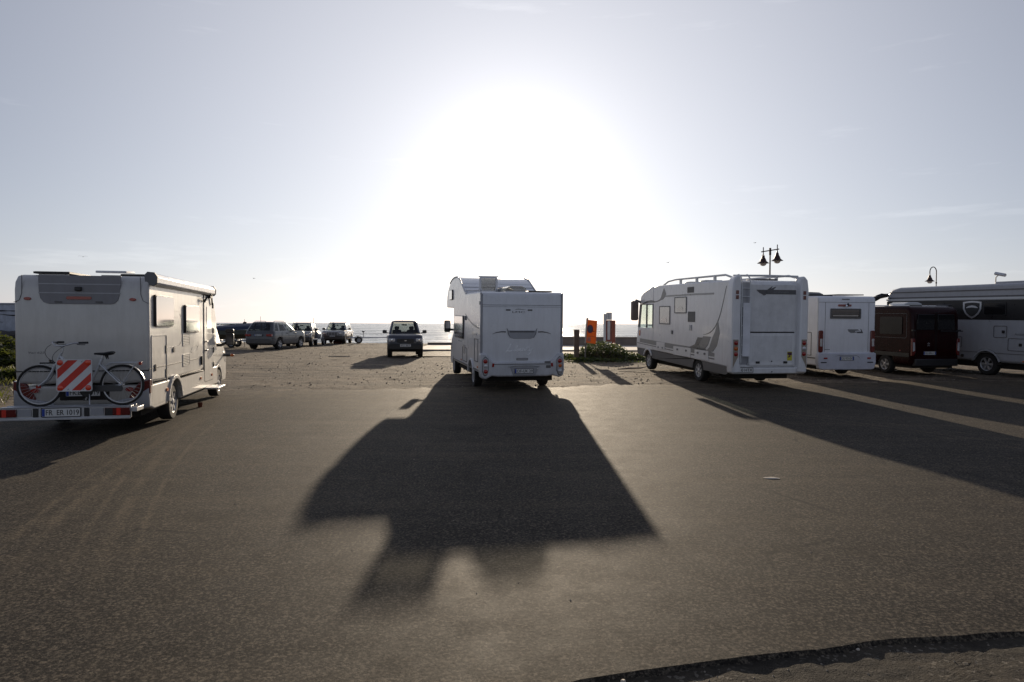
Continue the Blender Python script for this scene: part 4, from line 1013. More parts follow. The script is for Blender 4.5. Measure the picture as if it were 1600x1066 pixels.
# edge profiles on the back wall
for s in (-1, 1):
    G().box(s * 1.155 - .022, s * 1.155 + .022, -.016, .03, .95, 2.74).make('corner_rail', mSilver, v, .008)
    G().box(s * 1.12 - .004, s * 1.12 + .004, -.006, .0, .95, 2.70).make('rear_seam', mInk, v)
    round_lamp(v, s * .99, 2.60, -.0, .03, mOrange, 'marker_light') if False else None
G().box(-1.12, 1.12, -.006, .004, 2.395, 2.405).make('rear_seam', mGreyTrim, v)
G().box(-1.12, 1.12, -.006, .004, 2.350, 2.356).make('rear_seam', mGreyTrim, v)
G().cyl((-1.19, .05, 2.45), (-1.15, .05, 2.45), .05).make('marker_light', mGreyTrim, v)
for x in (-.46, .16 + .0): G().box(x - .0, x + .13, -.010, .004, 2.245, 2.285).make('catch', mMidGrey, v, .004)
text('LMC', 'maker_lettering', mMidGrey, v, -.10, 2.21, -.003, .36, .05)
strip(bez((-.2, 2.28), (-.1, 2.31), (0, 2.27), (.10, 2.29)), [.004, .014, .016, .018, .016, .014, .012, .01, .008, .006, .003], 'xz', -.005, .001).make('maker_swoosh', mMidGrey, v)
# handle recess with wings
rc = G().prism([(-.41, 1.70), (.41, 1.70), (.39, 1.58), (.33, 1.50), (.24, 1.47), (-.24, 1.47), (-.33, 1.50), (-.39, 1.58)], 'xz', -.010, .01).make('handle_recess', mSilver, v, .006)
G().prism([(-.36, 1.685), (.36, 1.685), (.35, 1.645), (-.35, 1.645)], 'xz', -.014, -.006).make('handle_slot', mDecal, rc)
for s in (-1, 1):
    strip([(s * .46, 1.66), (s * .58, 1.665), (s * .72, 1.645), (s * .84, 1.60)], [.035, .03, .02, .004], 'xz', -.010, .004).make('wing_trim', mDecal, v)
    strip([(s * .43, 1.76), (s * .405, 1.70), (s * .39, 1.60), (s * .33, 1.50)], [.008, .02, .02, .012], 'xz', -.016, .004).make('handle_trim', mGreyTrim, rc)
# script lettering
g = G()
L1 = [[(-.46, 1.10), (-.40, 1.16), (-.33, 1.26), (-.31, 1.33), (-.34, 1.31), (-.38, 1.20), (-.41, 1.13), (-.36, 1.12), (-.29, 1.14)], [(-.24, 1.13), (-.22, 1.19), (-.235, 1.13), (-.20, 1.13)], [(-.20, 1.13), (-.13, 1.28), (-.15, 1.29), (-.18, 1.15), (-.15, 1.12), (-.11, 1.16), (-.15, 1.18)], [(-.11, 1.14), (-.05, 1.18), (-.06, 1.20), (-.09, 1.16), (-.06, 1.125), (-.01, 1.15)], [(-.01, 1.13), (.02, 1.19), (.05, 1.18), (.04, 1.13), (.08, 1.15)], [(.08, 1.13), (.15, 1.27), (.12, 1.14), (.17, 1.13)], [(.10, 1.21), (.20, 1.235)], [(.18, 1.19), (.19, 1.13), (.24, 1.16), (.27, 1.20), (.22, 1.10), (.16, 1.02), (.13, 1.03)]]
for P in L1: g.tube([(x * 1.05 + .02, -.004, z) for x, z in P], .011, 5)
g.make('script_lettering', M('bright_white_script', (.95, .95, .95), .5), v)
# third brake light, bumper
tb = rear(v, 'brake_light', -.155, .175, .875, .935, mGreyTrim, d=.014, r=.012); rear(tb, 'brake_lens', -.135, .155, .892, .920, mClear, y=-.014, d=.004, r=.006, depth_in=.002)
bp_ = [(-1.185, 1.08), (-1.03, 1.07), (-.92, .93), (-.80, .84), (.80, .84), (.92, .93), (1.03, 1.07), (1.185, 1.08), (1.20, .60), (1.17, .44), (1.05, .40), (.86, .45), (.70, .43), (-.70, .43), (-.86, .45), (-1.05, .36), (-1.17, .40), (-1.20, .60)]
bm_ = G().prism(bp_, 'xz', -.13, .16).make('rear_bumper', M('bumper_light_grey', (.60, .61, .63), .35, coat=.2, dirt=.35), v, .045, 3)
G().box(-.80, .80, -.138, -.12, .765, .785).make('bumper_groove', mGreyTrim, bm_)
G().prism([(-.36, .70), (.45, .70), (.36, .46), (-.27, .46)], 'xz', -.142, -.11).make('plate_recess', mSilver, bm_, .01)
strip([(-.42, .70), (-.2, .725), (.3, .725), (.5, .70)], [.004, .012, .012, .004], 'xz', -.15, -.12).make('recess_lip', mGreyTrim, bm_)
plate(bm_, 'OF-UK 29', .03, .585, -.143, .52, .12)
round_lamp(bm_, .42, .64, -.135, .022, mPlate, 'round_sticker')
for s in (-1, 1):
    cx = s * 1.055
    tl = G().prism([(cx - .09, .90), (cx, 1.0), (cx + .09, .93), (cx + .10, .62), (cx + .05, .47), (cx - .03, .45), (cx - .09, .58)], 'xz', -.146, -.10).make('tail_light', mGreyTrim, v, .015)
    G().prism([(cx - .07, .89), (cx, .965), (cx + .07, .91), (cx + .08, .63), (cx + .04, .50), (cx - .02, .485), (cx - .07, .60)], 'xz', -.152, -.14).make('lens', mClear, tl, .006)
    round_lamp(tl, cx, .86, -.152, .062, mRed if s < 0 else mRed); round_lamp(tl, cx + .01, .73, -.152, .052, mOrange if s > 0 else mClear); round_lamp(tl, cx + .01, .58, -.152, .058, mRed if s < 0 else mClear)
    G().prism([(s * .80, .80), (s * .86, .80), (s * .87, .70), (s * .81, .70)], 'xz', -.14, -.12).make('reflector', mRed, bm_, .004)
rear(bm_, 'sticker', .62, .80, .80, .85, mMidGrey, y=-.13, d=.004); rear(bm_, 'sticker', .66, .80, .66, .74, mMidGrey, y=-.13, d=.004)
# left side
S = -W
hinged_window(v, 2.95, 4.85, 1.35, 2.08, S, .045)
hinged_window(v, 5.45, 6.15, 2.62, 2.98, S, .045, glass=mBlind)
side(v, 'vent_cap', 2.45, 2.65, 1.95, 2.08, mGreyTrim, S, .03)
frame_poly(v, 'locker_frame', 'yz', .35, .95, .80, 1.45, .02, S - .012, S + .005, mMidGrey, .03)
frame_poly(v, 'locker_frame', 'yz', 2.3, 3.2, .66, 1.10, .02, S - .012, S + .005, mMidGrey, .03)
side(v, 'service_flap', 2.65, 3.0, .90, 1.18, mSilver, S, .016)
side(v, 'side_trim', .1, 5.28, .56, .60, mGreyTrim, S, .012)
side(v, 'side_handle', .6, 1.3, 1.55, 1.60, mSilver, S, .012); side(v, 'side_handle', 3.4, 4.1, 1.24, 1.28, mSilver, S, .012)
strip(bez((.2, 1.75), (1.2, 1.8), (2.2, 2.0), (2.7, 2.15)), [.02] + [.05] * 9 + [.01], 'yz', S - .005, S + .002).make('side_decal', mDecal2, v)
side(v, 'side_marker', .35, .45, .64, .69, mOrange, S, .02); side(v, 'side_marker', 3.4, 3.5, .64, .69, mOrange, S, .02)
# alcove corner rails
for s in (-1, 1):
    strip([(2.55, 2.775), (2.75, 2.80), (4.0, 3.30), (4.5, 3.385), (5.1, 3.395), (5.7, 3.345), (6.3, 3.225)], .035, 'yz', s * W - .03 * s, s * (W + .012)).make('alcove_rail', mSilver, v, .006)
for k in range(3): G().box(-1.12, 1.12, 2.95 + .28 * k, 2.965 + .28 * k, 2.88 + .11 * k, 2.895 + .11 * k).make('alcove_seam', mSilver, v)
# raised roof hatch: frame, struts and milky lid seen edge-on against the sun
h = G().prism(rrect(-.90, -.30, 1.85, 2.45, .06), 'xy', 2.755, 2.82).make('roof_hatch', mWhiteC, v, .01)
ld = G().prism(rrect(0, .54, 0, .46, .08), 'xz', -.012, .012).make('raised_lid', mDome, h, .0)
fr = frame_poly(h, 'lid_frame', 'xz', -.01, .55, -.01, .47, .06, -.02, .02, mWhiteC, .08)
for o in (ld, fr): o.location = (-.87, 1.86, 2.80)
for x in (-.83, -.36):
    G().tube([(x, 2.3, 2.80), (x, 1.92, 3.02)], .014).make('lid_strut', mAlu, h)
    G().box(x - .035, x + .035, 1.84, 1.90, 2.78, 2.90).make('lid_hinge', mWhiteC, h, .008)
G().box(-.90, -.30, 1.845, 1.90, 3.245, 3.285).make('lid_edge', mWhiteC, h, .012)
G().lathe([(.30, 0), (.30, .05), (.27, .12), (.17, .17), (.001, .19)], (-.08, 2.0, 2.765), 'z', 22).make('roof_dome', mGreyTrim, v)
f = G().prism(rrect(-.40, .18, .30, .90, .06), 'xy', 2.755, 2.80).make('roof_vent', mWhiteC, v, .01)
G().prism([(-.42, 2.80), (.20, 2.80), (.17, 2.88), (.06, 2.935), (-.28, 2.935), (-.39, 2.88)], 'xz', .28, .92).make('vent_lid', mDome, f)
G().box(.26, .95, .35, 1.5, 2.775, 2.815).make('solar_panel', mRoofBlack, v, .005)

# ================================================================== RIGHT A-CLASS MOTORHOME
v = vehicle('motorhome', 'big white motorhome with rear ladder and grey swoosh stripes, right of centre', 'motorhome', 7.45, 20.0, 9.3, 2.15, 6.6)
W = 1.16; mW = mWhiteR
prof = [(.04, .50), (0, .60), (0, 3.02), (.04, 3.12), (.14, 3.16), (5.55, 3.20), (6.3, 3.17), (7.1, 3.02), (7.45, 2.86), (7.60, 2.5), (7.70, 1.9), (7.82, 1.4), (7.90, 1.0), (7.88, .80), (.40, .66), (.06, .66)]
prof = [(.0, .66), (0, 3.02), (.04, 3.12), (.14, 3.16), (5.55, 3.20), (6.3, 3.17), (7.1, 3.02), (7.45, 2.86), (7.60, 2.5), (7.70, 1.9), (7.82, 1.4), (7.90, 1.0), (7.88, .78)]
# cab side windows are real openings: body split into house and front shell
house = [(0, .62), (0, 3.02), (.04, 3.12), (.14, 3.16), (5.55, 3.20), (6.10, 3.185), (6.10, .78), (2.6, .70)]
G().prism(house, 'yz', -W, W).make('body', mW, v, .04, 3)
fb = G().prism([(6.10, .78), (6.10, 1.62), (7.76, 1.62), (7.84, 1.3), (7.90, 1.0), (7.88, .78)], 'yz', -W, W).make('front_lower', mW, v, .03, 3)
G().prism([(6.10, 2.50), (6.10, 3.183), (6.5, 3.14), (7.1, 3.00), (7.45, 2.84), (7.58, 2.50)], 'yz', -W, W).make('front_upper', mW, v, .03, 3)
G().box(-W + .02, W - .02, 6.08, 6.13, .8, 3.1).make('bulkhead', mSeat, v)
for s in (-1, 1):
    for (y0, y1) in ((6.10, 6.20), (6.78, 6.86)):
        G().box(s * W - .02 * s - .02, s * W - .02 * s + .02, y0, y1, 1.60, 2.52).make('cab_pillar', mGreyTrim, v)
    G().prism([(7.58, 2.52), (7.42, 2.52), (7.60, 1.60), (7.76, 1.60)], 'yz', s * W, s * (W - .05)).make('cab_pillar', mGreyTrim, v)
    G().prism([(6.2, 1.62), (6.2, 2.5), (7.45, 2.5), (7.62, 1.62)], 'yz', s * (W - .012), s * (W - .02)).make('cab_side_glass', mGlassCl, v)
    frame_poly(v, 'window_frame', 'yz', 6.08, 6.80, 1.70, 2.52, .035, s * W - .0, s * (W + .012), mGreyTrim, .05)
G().prism([(7.45, 2.50), (7.575, 2.50), (7.755, 1.62), (7.63, 1.62)][::-1], 'yz', -1.10, 1.10).make('windscreen', mGlassCl, v)
G().box(-W + .05, W - .05, 6.12, 7.6, 1.585, 1.60).make('dashboard', mSeat, v)
for x in (.55,): G().box(x - .25, x + .25, 6.5, 6.7, 1.6, 2.3).make('seat', mSeat, v, .05)
dk = G().prism([(.02, .63), (6.2, .79), (7.86, .79), (7.80, .55), (7.2, .48)] + arch(6.6, .42, .48) + [(5.9, .46)] + arch(2.15, .42, .40) + [(.25, .38), (.10, .45)], 'yz', -W + .015, W - .015).make('lower_skirt', mMidGrey, v, .01)
G().box(-.85, .85, .3, 7.4, .26, .60).make('underbody', mDark, v)
for x in (-1.0, 1.0): wheel(v, x, 2.15, .36, .23, 7, key='big'); wheel(v, x, 6.6, .36, .23, 7, key='big')
G().box(-1.02, -.72, .9, 1.6, .30, .62).make('waste_tank', mBlack, v, .03)
# rear frame: two vertical pods with lights
for s in (-1, 1):
    pod = G().prism([(s * 1.17, .46), (s * 1.19, .75), (s * 1.19, 2.9), (s * 1.15, 3.17), (s * 1.06, 3.28), (s * .97, 3.28), (s * .93, 3.16), (s * .93, .75), (s * .86, .48)], 'xz', -.20, .14).make('corner_pod', mW, v, .05, 3)
    for k, z in enumerate((2.80, 2.66)): G().prism(rrect(s * 1.05 - .045, s * 1.05 + .045, z - .055, z + .055, .01), 'xz', -.212, -.19).make('square_lamp', mRedDk, pod, .006)
    ip = G().prism([(s * 1.15, 1.44), (s * .99, 1.44), (s * .99, .95), (s * 1.10, .74), (s * 1.15, .62)], 'xz', -.206, -.19).make('lamp_panel', M('lamp_panel_beige', (.32, .27, .21), .4), pod)
    for z, m_ in ((1.34, mRed), (1.18, mClear if s > 0 else mOrange), (1.02, mRed)): round_lamp(ip, s * 1.065, z, -.205, .062, m_)
G().box(-.92, -.57, -.004, .01, .70, 3.10).make('recess_shade', mSilver, v)  # grey sheet: shade of the ladder recess put in as colour
for x in (-.86, -.60):
    G().tube([(x, -.02, .70), (x, -.10, .78), (x, -.10, 3.05), (x, -.05, 3.22), (x, .10, 3.32), (x, .28, 3.30)], .020).make('ladder_rail', mWhiteMet, v)
g = G()
for z in (1.0, 1.28, 1.56, 1.84, 2.12, 2.40, 2.68, 2.92): g.cyl((-.86, -.10, z), (-.60, -.10, z), .013)
g.make('ladder_rungs', mWhiteMet, v)
rear(v, 'ladder_cover', -.825, -.60, .95, 2.50, M('white_board', (.74, .75, .78), .4), y=-.118, d=.014, r=.01, depth_in=.0)
rear(v, 'rear_panel', -.56, .88, 1.66, 3.04, M('rear_panel_white', (.70, .70, .70), .35, coat=.2, dirt=.2), d=.03, r=.07, bevel=.012)
gd = rear(v, 'garage_door', -.57, .86, .68, 1.62, mW, d=.05, r=.03, bevel=.012)
rear(gd, 'door_inset', -.48, .78, .80, 1.54, M('rear_panel_white', (.70, .70, .70), .35), y=-.05, d=.004, r=.02, depth_in=.0)
G().box(-.57, .86, -.02, .0, 1.625, 1.655).make('door_gap', mInk, v)
for x in (-.30, .57): G().box(x - .06, x + .06, -.075, -.045, .735, .80).make('door_latch', mBlack, gd, .01)
round_lamp(gd, .14, .80, -.05, .02, mBlack, 'lock')
st = rear(gd, 'yellow_sticker', .63, .78, .82, 1.08, M('sticker_yellow', (.55, .50, .03), .4), y=-.054, d=.004, r=.004, depth_in=0)
G().prism([(.635, 1.06), (.775, 1.06), (.775, .98), (.70, .96), (.74, .93), (.64, .90), (.69, .97), (.635, 1.0)], 'xz', -.0605, -.0575).make('sticker_print', M('sticker_maroon', (.08, .02, .04), .4), st)
dc = G().prism([(-.38, 2.885), (.875, 2.885), (.875, 2.755), (-.18, 2.755), (-.28, 2.79)], 'xz', -.036, -.026).make('dark_stripe', mDecal, v)
G().prism([(-.16, 2.80), (.10, 2.98), (.13, 2.985), (.08, 2.92), (.22, 2.975), (.24, 2.97), (.14, 2.87), (.10, 2.79), (.02, 2.78)], 'xz', -.041, -.034).make('bird_emblem', mDecal, dc)
G().prism([(-.20, 2.76), (-.02, 2.86), (-.08, 2.74), (-.14, 2.72)], 'xz', -.041, -.034).make('bird_emblem', mDecal, dc)
text('arthago', 'brand_lettering', mDecal2, dc, .40, 2.82, -.038, .48, .06)
bb = G().prism([(-1.16, .62), (1.16, .62), (1.16, .44), (-1.13, .44)], 'xz', -.14, .10).make('rear_valance', mW, v, .03, 3)
plate(bb, '2760 HTX', -.80, .555, -.145, .60, .135)
for x in (.1, .9): round_lamp(bb, x, .50, -.14, .018, mBlack, 'bolt')
# roof rail
for s in (-1, 1):
    G().tube([(s * 1.04, .05, 3.22), (s * 1.02, .6, 3.335), (s * 1.02, 4.3, 3.36), (s * 1.02, 5.0, 3.32), (s * 1.03, 5.45, 3.19)], .032).make('roof_rail', mWhiteMet, v)
    for y in (1.3, 2.6, 3.9): G().box(s * 1.02 - .03, s * 1.02 + .03, y - .06, y + .06, 3.15, 3.34).make('rail_foot', mWhiteMet, v, .01)
G().tube([(-1.02, .12, 3.29), (0, .08, 3.30), (1.02, .12, 3.29)], .030).make('rear_roof_bar', mWhiteMet, v)
for y in (2.2, 3.4): G().prism(rrect(-.9, -.3, y, y + .5, .06), 'xy', 3.16, 3.26).make('roof_hatch', mWhiteMet, v, .02)
G().prism(rrect(.1, .8, .8, 1.5, .06), 'xy', 3.16, 3.25).make('roof_hatch', mMidGrey, v, .02)
# left side graphics and fittings
S = -W
def lwin(y0, y1, z0, z1):
    f = frame_poly(v, 'window_frame', 'yz', y0, y1, z0, z1, .035, S - .022, S + .004, mGreyTrim, .04)
    side(f, 'window_pane', y0 + .03, y1 - .03, z0 + .03, z1 - .03, mBlind, S, .014, .03)
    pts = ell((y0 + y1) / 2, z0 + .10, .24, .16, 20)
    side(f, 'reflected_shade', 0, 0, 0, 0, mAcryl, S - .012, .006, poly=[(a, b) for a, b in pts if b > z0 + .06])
lwin(4.45, 5.45, 1.78, 2.44); lwin(3.05, 4.05, 2.18, 2.74)
for (y0, y1, z0, z1) in ((2.38, 2.92, 1.90, 2.24), (2.5, 3.0, 2.86, 3.05)):
    f = grid_open(v, y0, y1, z0, z1, S, n=7, mat=mMidGrey, back=mGreyTrim)
side(v, 'outlet_cover', 2.62, 2.78, 1.62, 1.80, mSilver, S, .025, .02)
side(v, 'door_handle', 4.18, 4.28, 1.45, 1.58, mGreyTrim, S, .03)
strip([(1.05, 2.79), (2.4, 2.80), (5.0, 2.79)], .055, 'yz', S - .005, S + .002).make('grey_stripe', mDecal2, v)
strip(bez((4.95, 2.98), (5.2, 2.75), (5.3, 2.60), (6.1, 2.60), 10), [.30, .30, .28, .24, .18, .10, .06, .05, .04, .04, .03], 'yz', S - .006, S + .002).make('grey_swoosh', mDecal, v)
strip(bez((5.9, 2.60), (6.5, 2.66), (7.0, 2.60), (7.5, 2.48), 8), [.05, .08, .10, .08, .07, .06, .05, .04, .02], 'yz', S - .006, S + .002).make('grey_swoosh', mDecal, v)
strip(bez((.25, 3.0), (.55, 2.3), (.70, 1.55), (1.75, 1.52), 18), [.02, .03, .035, .035, .04, .04, .04, .04, .045, .045, .045, .045, .04, .04, .035, .03, .03, .02, .01], 'yz', S - .005, S + .002).make('dark_swoosh', mDecal, v)
G().prism([(.75, 2.0), (.62, 1.60), (.80, 1.20), (1.05, 1.02), (1.55, 1.00), (1.30, 1.14), (1.10, 1.45), (.92, 1.65)], 'yz', S - .006, S + .002).make('chrome_wave', mDecal2, v)
G().prism([(1.20, 1.47), (1.75, 1.47), (2.05, 1.20), (2.55, 1.05), (1.65, 1.03), (1.40, 1.20)], 'yz', S - .005, S + .002).make('grey_wave', mDecal2, v)
G().prism([(1.80, 1.42), (2.15, 1.42), (2.35, 1.18), (2.90, 1.05), (2.62, 1.04), (2.15, 1.12)], 'yz', S - .008, S + .002).make('dark_wave', mDecal, v)
strip([(.95, .92), (1.6, .975), (4, 1.02), (7.5, 1.10)], [.10, .20, .17, .15], 'yz', S - .005, S + .002).make('grey_band', mDecal2, v)
strip([(.95, .80), (4, .87), (7.8, .99)], [.035, .03, .025], 'yz', S - .006, S + .002).make('dark_line', mDecal, v)
for (y0, y1, z0, z1) in ((1.35, 2.35, .72, 1.02), (2.65, 4.1, .74, 1.04), (4.9, 5.7, .86, 1.12)):
    f = side(v, 'locker_door', y0, y1, z0, z1, mW, S, .014, .03)
    for k in (0.25, .75):
        y = y0 + (y1 - y0) * k; G().prism(ell(y, z1 - .10 if y1 < 4.5 else z0 + .06, .06 if y1 < 4.5 else .03, .035, 12), 'yz', S - .030, S - .010).make('locker_latch', mGreyTrim, f, .004)
for s in (-1, 1):
    mr = G().prism(rrect(-.14, .14, -.38, .40, .07), 'xz', -.10, .10).make('mirror', M('beige_mirror', (.20, .16, .13), .4), v, .05, 3); mr.location = (s * (W + .22), 7.55, 2.26)
    G().tube([(s * (W - .02), 7.45, 2.60), (s * (W + .15), 7.6, 2.68), (s * (W + .22), 7.55, 2.55)], .05).make('mirror_arm', mMidGrey, v)
    G().sph((s * (W + .36), 7.47, 2.36), .022, 8, 6).make('mirror_lamp', mClear, mr) if False else None
side(v, 'side_marker', 7.45, 7.62, 1.28, 1.50, mOrange, S, .012, .03)
strip(arch(6.6, .46, .56), .07, 'yz', S - .03, S + .03).make('arch_lip', mW, v, .01)

# ================================================================== WHITE COACHBUILT
v = vehicle('motorhome', 'plain white motorhome with a wide rear window, second white one on the right', 'motorhome', 11.33, 23.15, 8.5, 1.6, 5.4)
W = 1.06; mWW = mWhiteW
G().prism([(.05, .42), (0, .60), (0, 2.62), (.03, 2.73), (.12, 2.78), (4.6, 2.82), (5.2, 2.72), (5.8, 2.40), (6.0, 2.05), (6.0, .42)] + arch(1.6, .45, .42), 'yz', -W, W).make('body', mWW, v, .05, 3)
G().box(-.85, .85, .25, 6.8, .28, .6).make('underbody', mDark, v)
for x in (-.92, .92): wheel(v, x, 1.6); wheel(v, x, 5.4)
ducato_cab(v, 5.9, 6.0, .95, 7.2, mWW, fa=5.4 + .0) if False else G().prism([(5.9, .42), (5.9, 2.0), (6.1, 2.0), (6.75, 1.45), (7.1, 1.1), (7.25, .5), (7.1, .32), (5.9, .32)], 'yz', -.95, .95).make('cab', mWW, v, .05, 3)
G().box(-W + .02, W - .02, -.006, .004, 2.565, 2.575).make('rear_seam', mMidGrey, v)
for s in (-1, 1):
    G().box(s * .80 - .004, s * .80 + .004, -.006, .004, .9, 2.57).make('rear_seam', mMidGrey, v)
    tl = G().prism(rrect(s * .955 - .075, s * .955 + .075, .88, 1.62, .05), 'xz', -.05, .03).make('tail_light', mRedDk, v, .02, 3)
    G().prism(rrect(s * .955 - .045, s * .955 + .045, 1.08, 1.34, .02), 'xz', -.056, -.045).make('clear_lens', mClear, tl, .006)
    G().box(s * .80 - .06, s * .80 + .06, -.10, -.05, .66, .71).make('reflector', mRed, v, .008)
    G().box(s * .86 - .11, s * .86 + .11, -.075, -.04, .52, .56).make('bumper_slot', mBlack, v, .006)
w_ = frame_poly(v, 'rear_window_frame', 'xz', -.62, .50, 2.02, 2.36, .045, -.03, .004, mMidGrey, .03)
G().prism(rrect(-.585, .465, 2.055, 2.325, .02), 'xz', -.016, .001).make('window_pane', mAcryl, w_)
G().box(-.53, .40, -.020, -.014, 2.10, 2.14).make('window_ledge', mBlind, w_)
G().box(-.55, .43, -.020, -.014, 2.19, 2.20).make('window_ledge', mGreyTrim, w_)
rear(v, 'top_slot', -.20, .08, 2.66, 2.69, mDecal, d=.006)
rear(v, 'brake_light', -.34, .15, 2.43, 2.50, M('faded_red_strip', (.35, .12, .10), .4), d=.008)
G().cyl((-.06, -.13, 2.51), (.0, -.02, 2.46), .035).make('rear_camera', mBlack, v); G().cyl((-.10, -.12, 2.46), (-.08, -.02, 2.44), .028).make('rear_camera', mChrome, v)
G().prism([(.03, 1.66), (.40, 1.66), (.48, 1.62), (.30, 1.60), (.36, 1.55), (.16, 1.53), (.07, 1.58)], 'xz', -.005, .001).make('silver_emblem', mDecal2, v)
G().prism([(.34, 1.58), (.54, 1.585), (.50, 1.68), (.545, 1.65), (.61, 1.53), (.40, 1.53)], 'xz', -.006, .001).make('dark_emblem', mDecal, v)
rear(v, 'model_lettering', -.80, -.60, .965, .985, mDecal2, d=.004)
b_ = G().prism([(-1.07, .86), (1.07, .86), (1.08, .55), (1.02, .32), (.9, .29), (-.9, .29), (-1.02, .32), (-1.08, .55)], 'xz', -.07, .1).make('rear_bumper', M('bumper_blue_white', (.56, .58, .66), .35, dirt=.25), v, .03, 3)
strip([(-.46, .75), (-.30, .78), (.30, .78), (.42, .74), (.46, .68)], [.004, .012, .012, .012, .004], 'xz', -.075, -.06).make('recess_lip', mDecal, b_)
plate(b_, 'GG-933-GV', -.02, .675, -.074, .50, .12, band2=True)
S = -W
frame_poly(v, 'locker_frame', 'yz', .35, 1.1, .75, 1.55, .02, S - .012, S + .004, mMidGrey, .03)
side(v, 'side_rail', .1, 5.8, 2.30, 2.36, mRedDk, S, .01) if False else None
side(v, 'gas_lock', .6, .7, 1.1, 1.16, mBlack, S, .02)
strip([(0.02, .62), (.02, 2.7)], .03, 'yz', S - .010, S + .002).make('corner_trim', mWhiteMet, v)
side(v, 'side_trim', .1, 5.6, .66, .70, mMidGrey, S, .012)
G().lathe([(.42, 0), (.42, .07), (.30, .13), (.001, .15)], (-.62, 1.2, 2.80), 'z', 24).make('roof_dome', mMidGrey, v)
G().box(-1.0, -.15, .6, 1.8, 2.79, 2.84).make('roof_rack', mBlack, v, .006)
G().box(-.1, .85, .35, 1.5, 2.82, 2.855).make('solar_panel', mRoofBlack, v, .004)
G().prism(rrect(-.5, .2, 2.5, 3.2, .06), 'xy', 2.8, 2.88).make('roof_hatch', mMidGrey, v, .02)

# ================================================================== DARK RED VAN
v = vehicle('panel_van', 'dark red high-roof camper van parked between white motorhome and long liner', 'van', 14.98, 24.15, 11., 1.28, 5.2)
W = .975
G().prism([(.06, .36), (0, .50), (0, 1.45), (.05, 2.20), (.12, 2.37), (.28, 2.45), (4.2, 2.47), (4.6, 2.39), (5.0, 2.14), (5.45, 1.62), (5.95, 1.32), (6.12, .9), (6.12, .42), (5.95, .34)] + arch(5.2, .40, .36) + arch(1.28, .40, .36), 'yz', -W, W).make('body', mRedVan, v, .10, 4)
G().box(-.85, .85, .15, 5.9, .26, .5).make('underbody', mDark, v)
for x in (-.87, .87): wheel(v, x, 1.28, .34, .22, 5, key='van'); wheel(v, x, 5.2, .34, .22, 5, key='van')
G().prism([(-.86, .60), (.86, .60), (.88, .34), (-.88, .34)], 'xz', -.08, .08).make('rear_bumper', mBlack, v, .03)
G().box(-.004, .004, -.008, .01, .62, 2.26).make('door_gap', mInk, v)
for s in (-1, 1):
    x0, x1 = sorted((s * .06, s * .80))
    G().prism([(x0, 1.62), (x1, 1.62), (x1 - (.06 if s > 0 else 0), 2.17), (x0 + (.06 if s < 0 else 0), 2.17)], 'xz', -.002, .06).make('rear_door_window', mDarkWin, v, .01)
    frame_poly(v, 'door_seam', 'xz', x0 - .02, x1 + .03, .66, 2.26, .006, -.006, .002, mInk, .05)
    tl = G().prism([(s * .97, 1.32), (s * .86, 1.32), (s * .83, .85), (s * .88, .72), (s * .97, .70)], 'xz', -.035, .06).make('tail_light', mRedDk, v, .015)
    G().prism([(s * .95, 1.18), (s * .885, 1.18), (s * .865, .90), (s * .95, .86)], 'xz', -.042, -.03).make('clear_lens', mClear, tl)
    G().box(s * .88 - .0, s * .88 + .10 * s, -.05, .03, 1.58, 1.63) .make('hinge', mBlack, v)
strip([(-.34, 1.12), (-.295, 1.17), (-.25, 1.12)], .022, 'xz', -.012, .004).make('chevron_badge', mChrome, v)
strip([(-.34, 1.05), (-.295, 1.10), (-.25, 1.05)], .022, 'xz', -.012, .004).make('chevron_badge', mChrome, v)
plate(v, 'GG-848-LC', -.24, .80, -.008, .50, .11, band2=True)
round_lamp(v, .05, .80, -.012, .02, mPlate, 'reversing_sensor') if False else None
S = -W
side(v, 'side_window', .45, 1.55, 1.45, 2.08, mDarkWin, S, .022, .06)
frame_poly(v, 'panel_seam', 'yz', .25, 1.85, 1.32, 2.20, .008, S - .006, S + .002, mGreyTrim, .06)
side(v, 'side_trim', .1, 5.6, .66, .80, mBlack, S, .015)
side(v, 'side_marker', .5, .56, .85, .89, mRed, S, .015)
side(v, 'side_window', 2.4, 3.4, 1.5, 2.05, mDarkWin, S, .022, .06); side(v, 'cab_window', 4.2, 5.0, 1.5, 2.05, mDarkWin, S, .014, .04)
G().prism(rrect(-.55, .25, .9, 1.7, .08), 'xy', 2.44, 2.49).make('roof_hatch', mMidGrey, v, .01)
G().prism([(-.55, 2.49), (.25, 2.49), (.18, 2.57), (.05, 2.61), (-.35, 2.61), (-.48, 2.57)], 'xz', .9, 1.7).make('hatch_dome', mWhiteMet, v, .03)
for s in (-1, 1): G().tube([(s * .80, .35, 2.47), (s * .80, 3.5, 2.51)], .02).make('roof_rail', mAlu, v)
G().tube([(.2, .25, 2.50), (.82, .25, 2.50)], .022).make('roof_bar', mBlack, v)
G().tube([(.10, -.10, 1.58), (1.0, -.10, 1.58)], .018).make('rear_bar', mBlack, v)

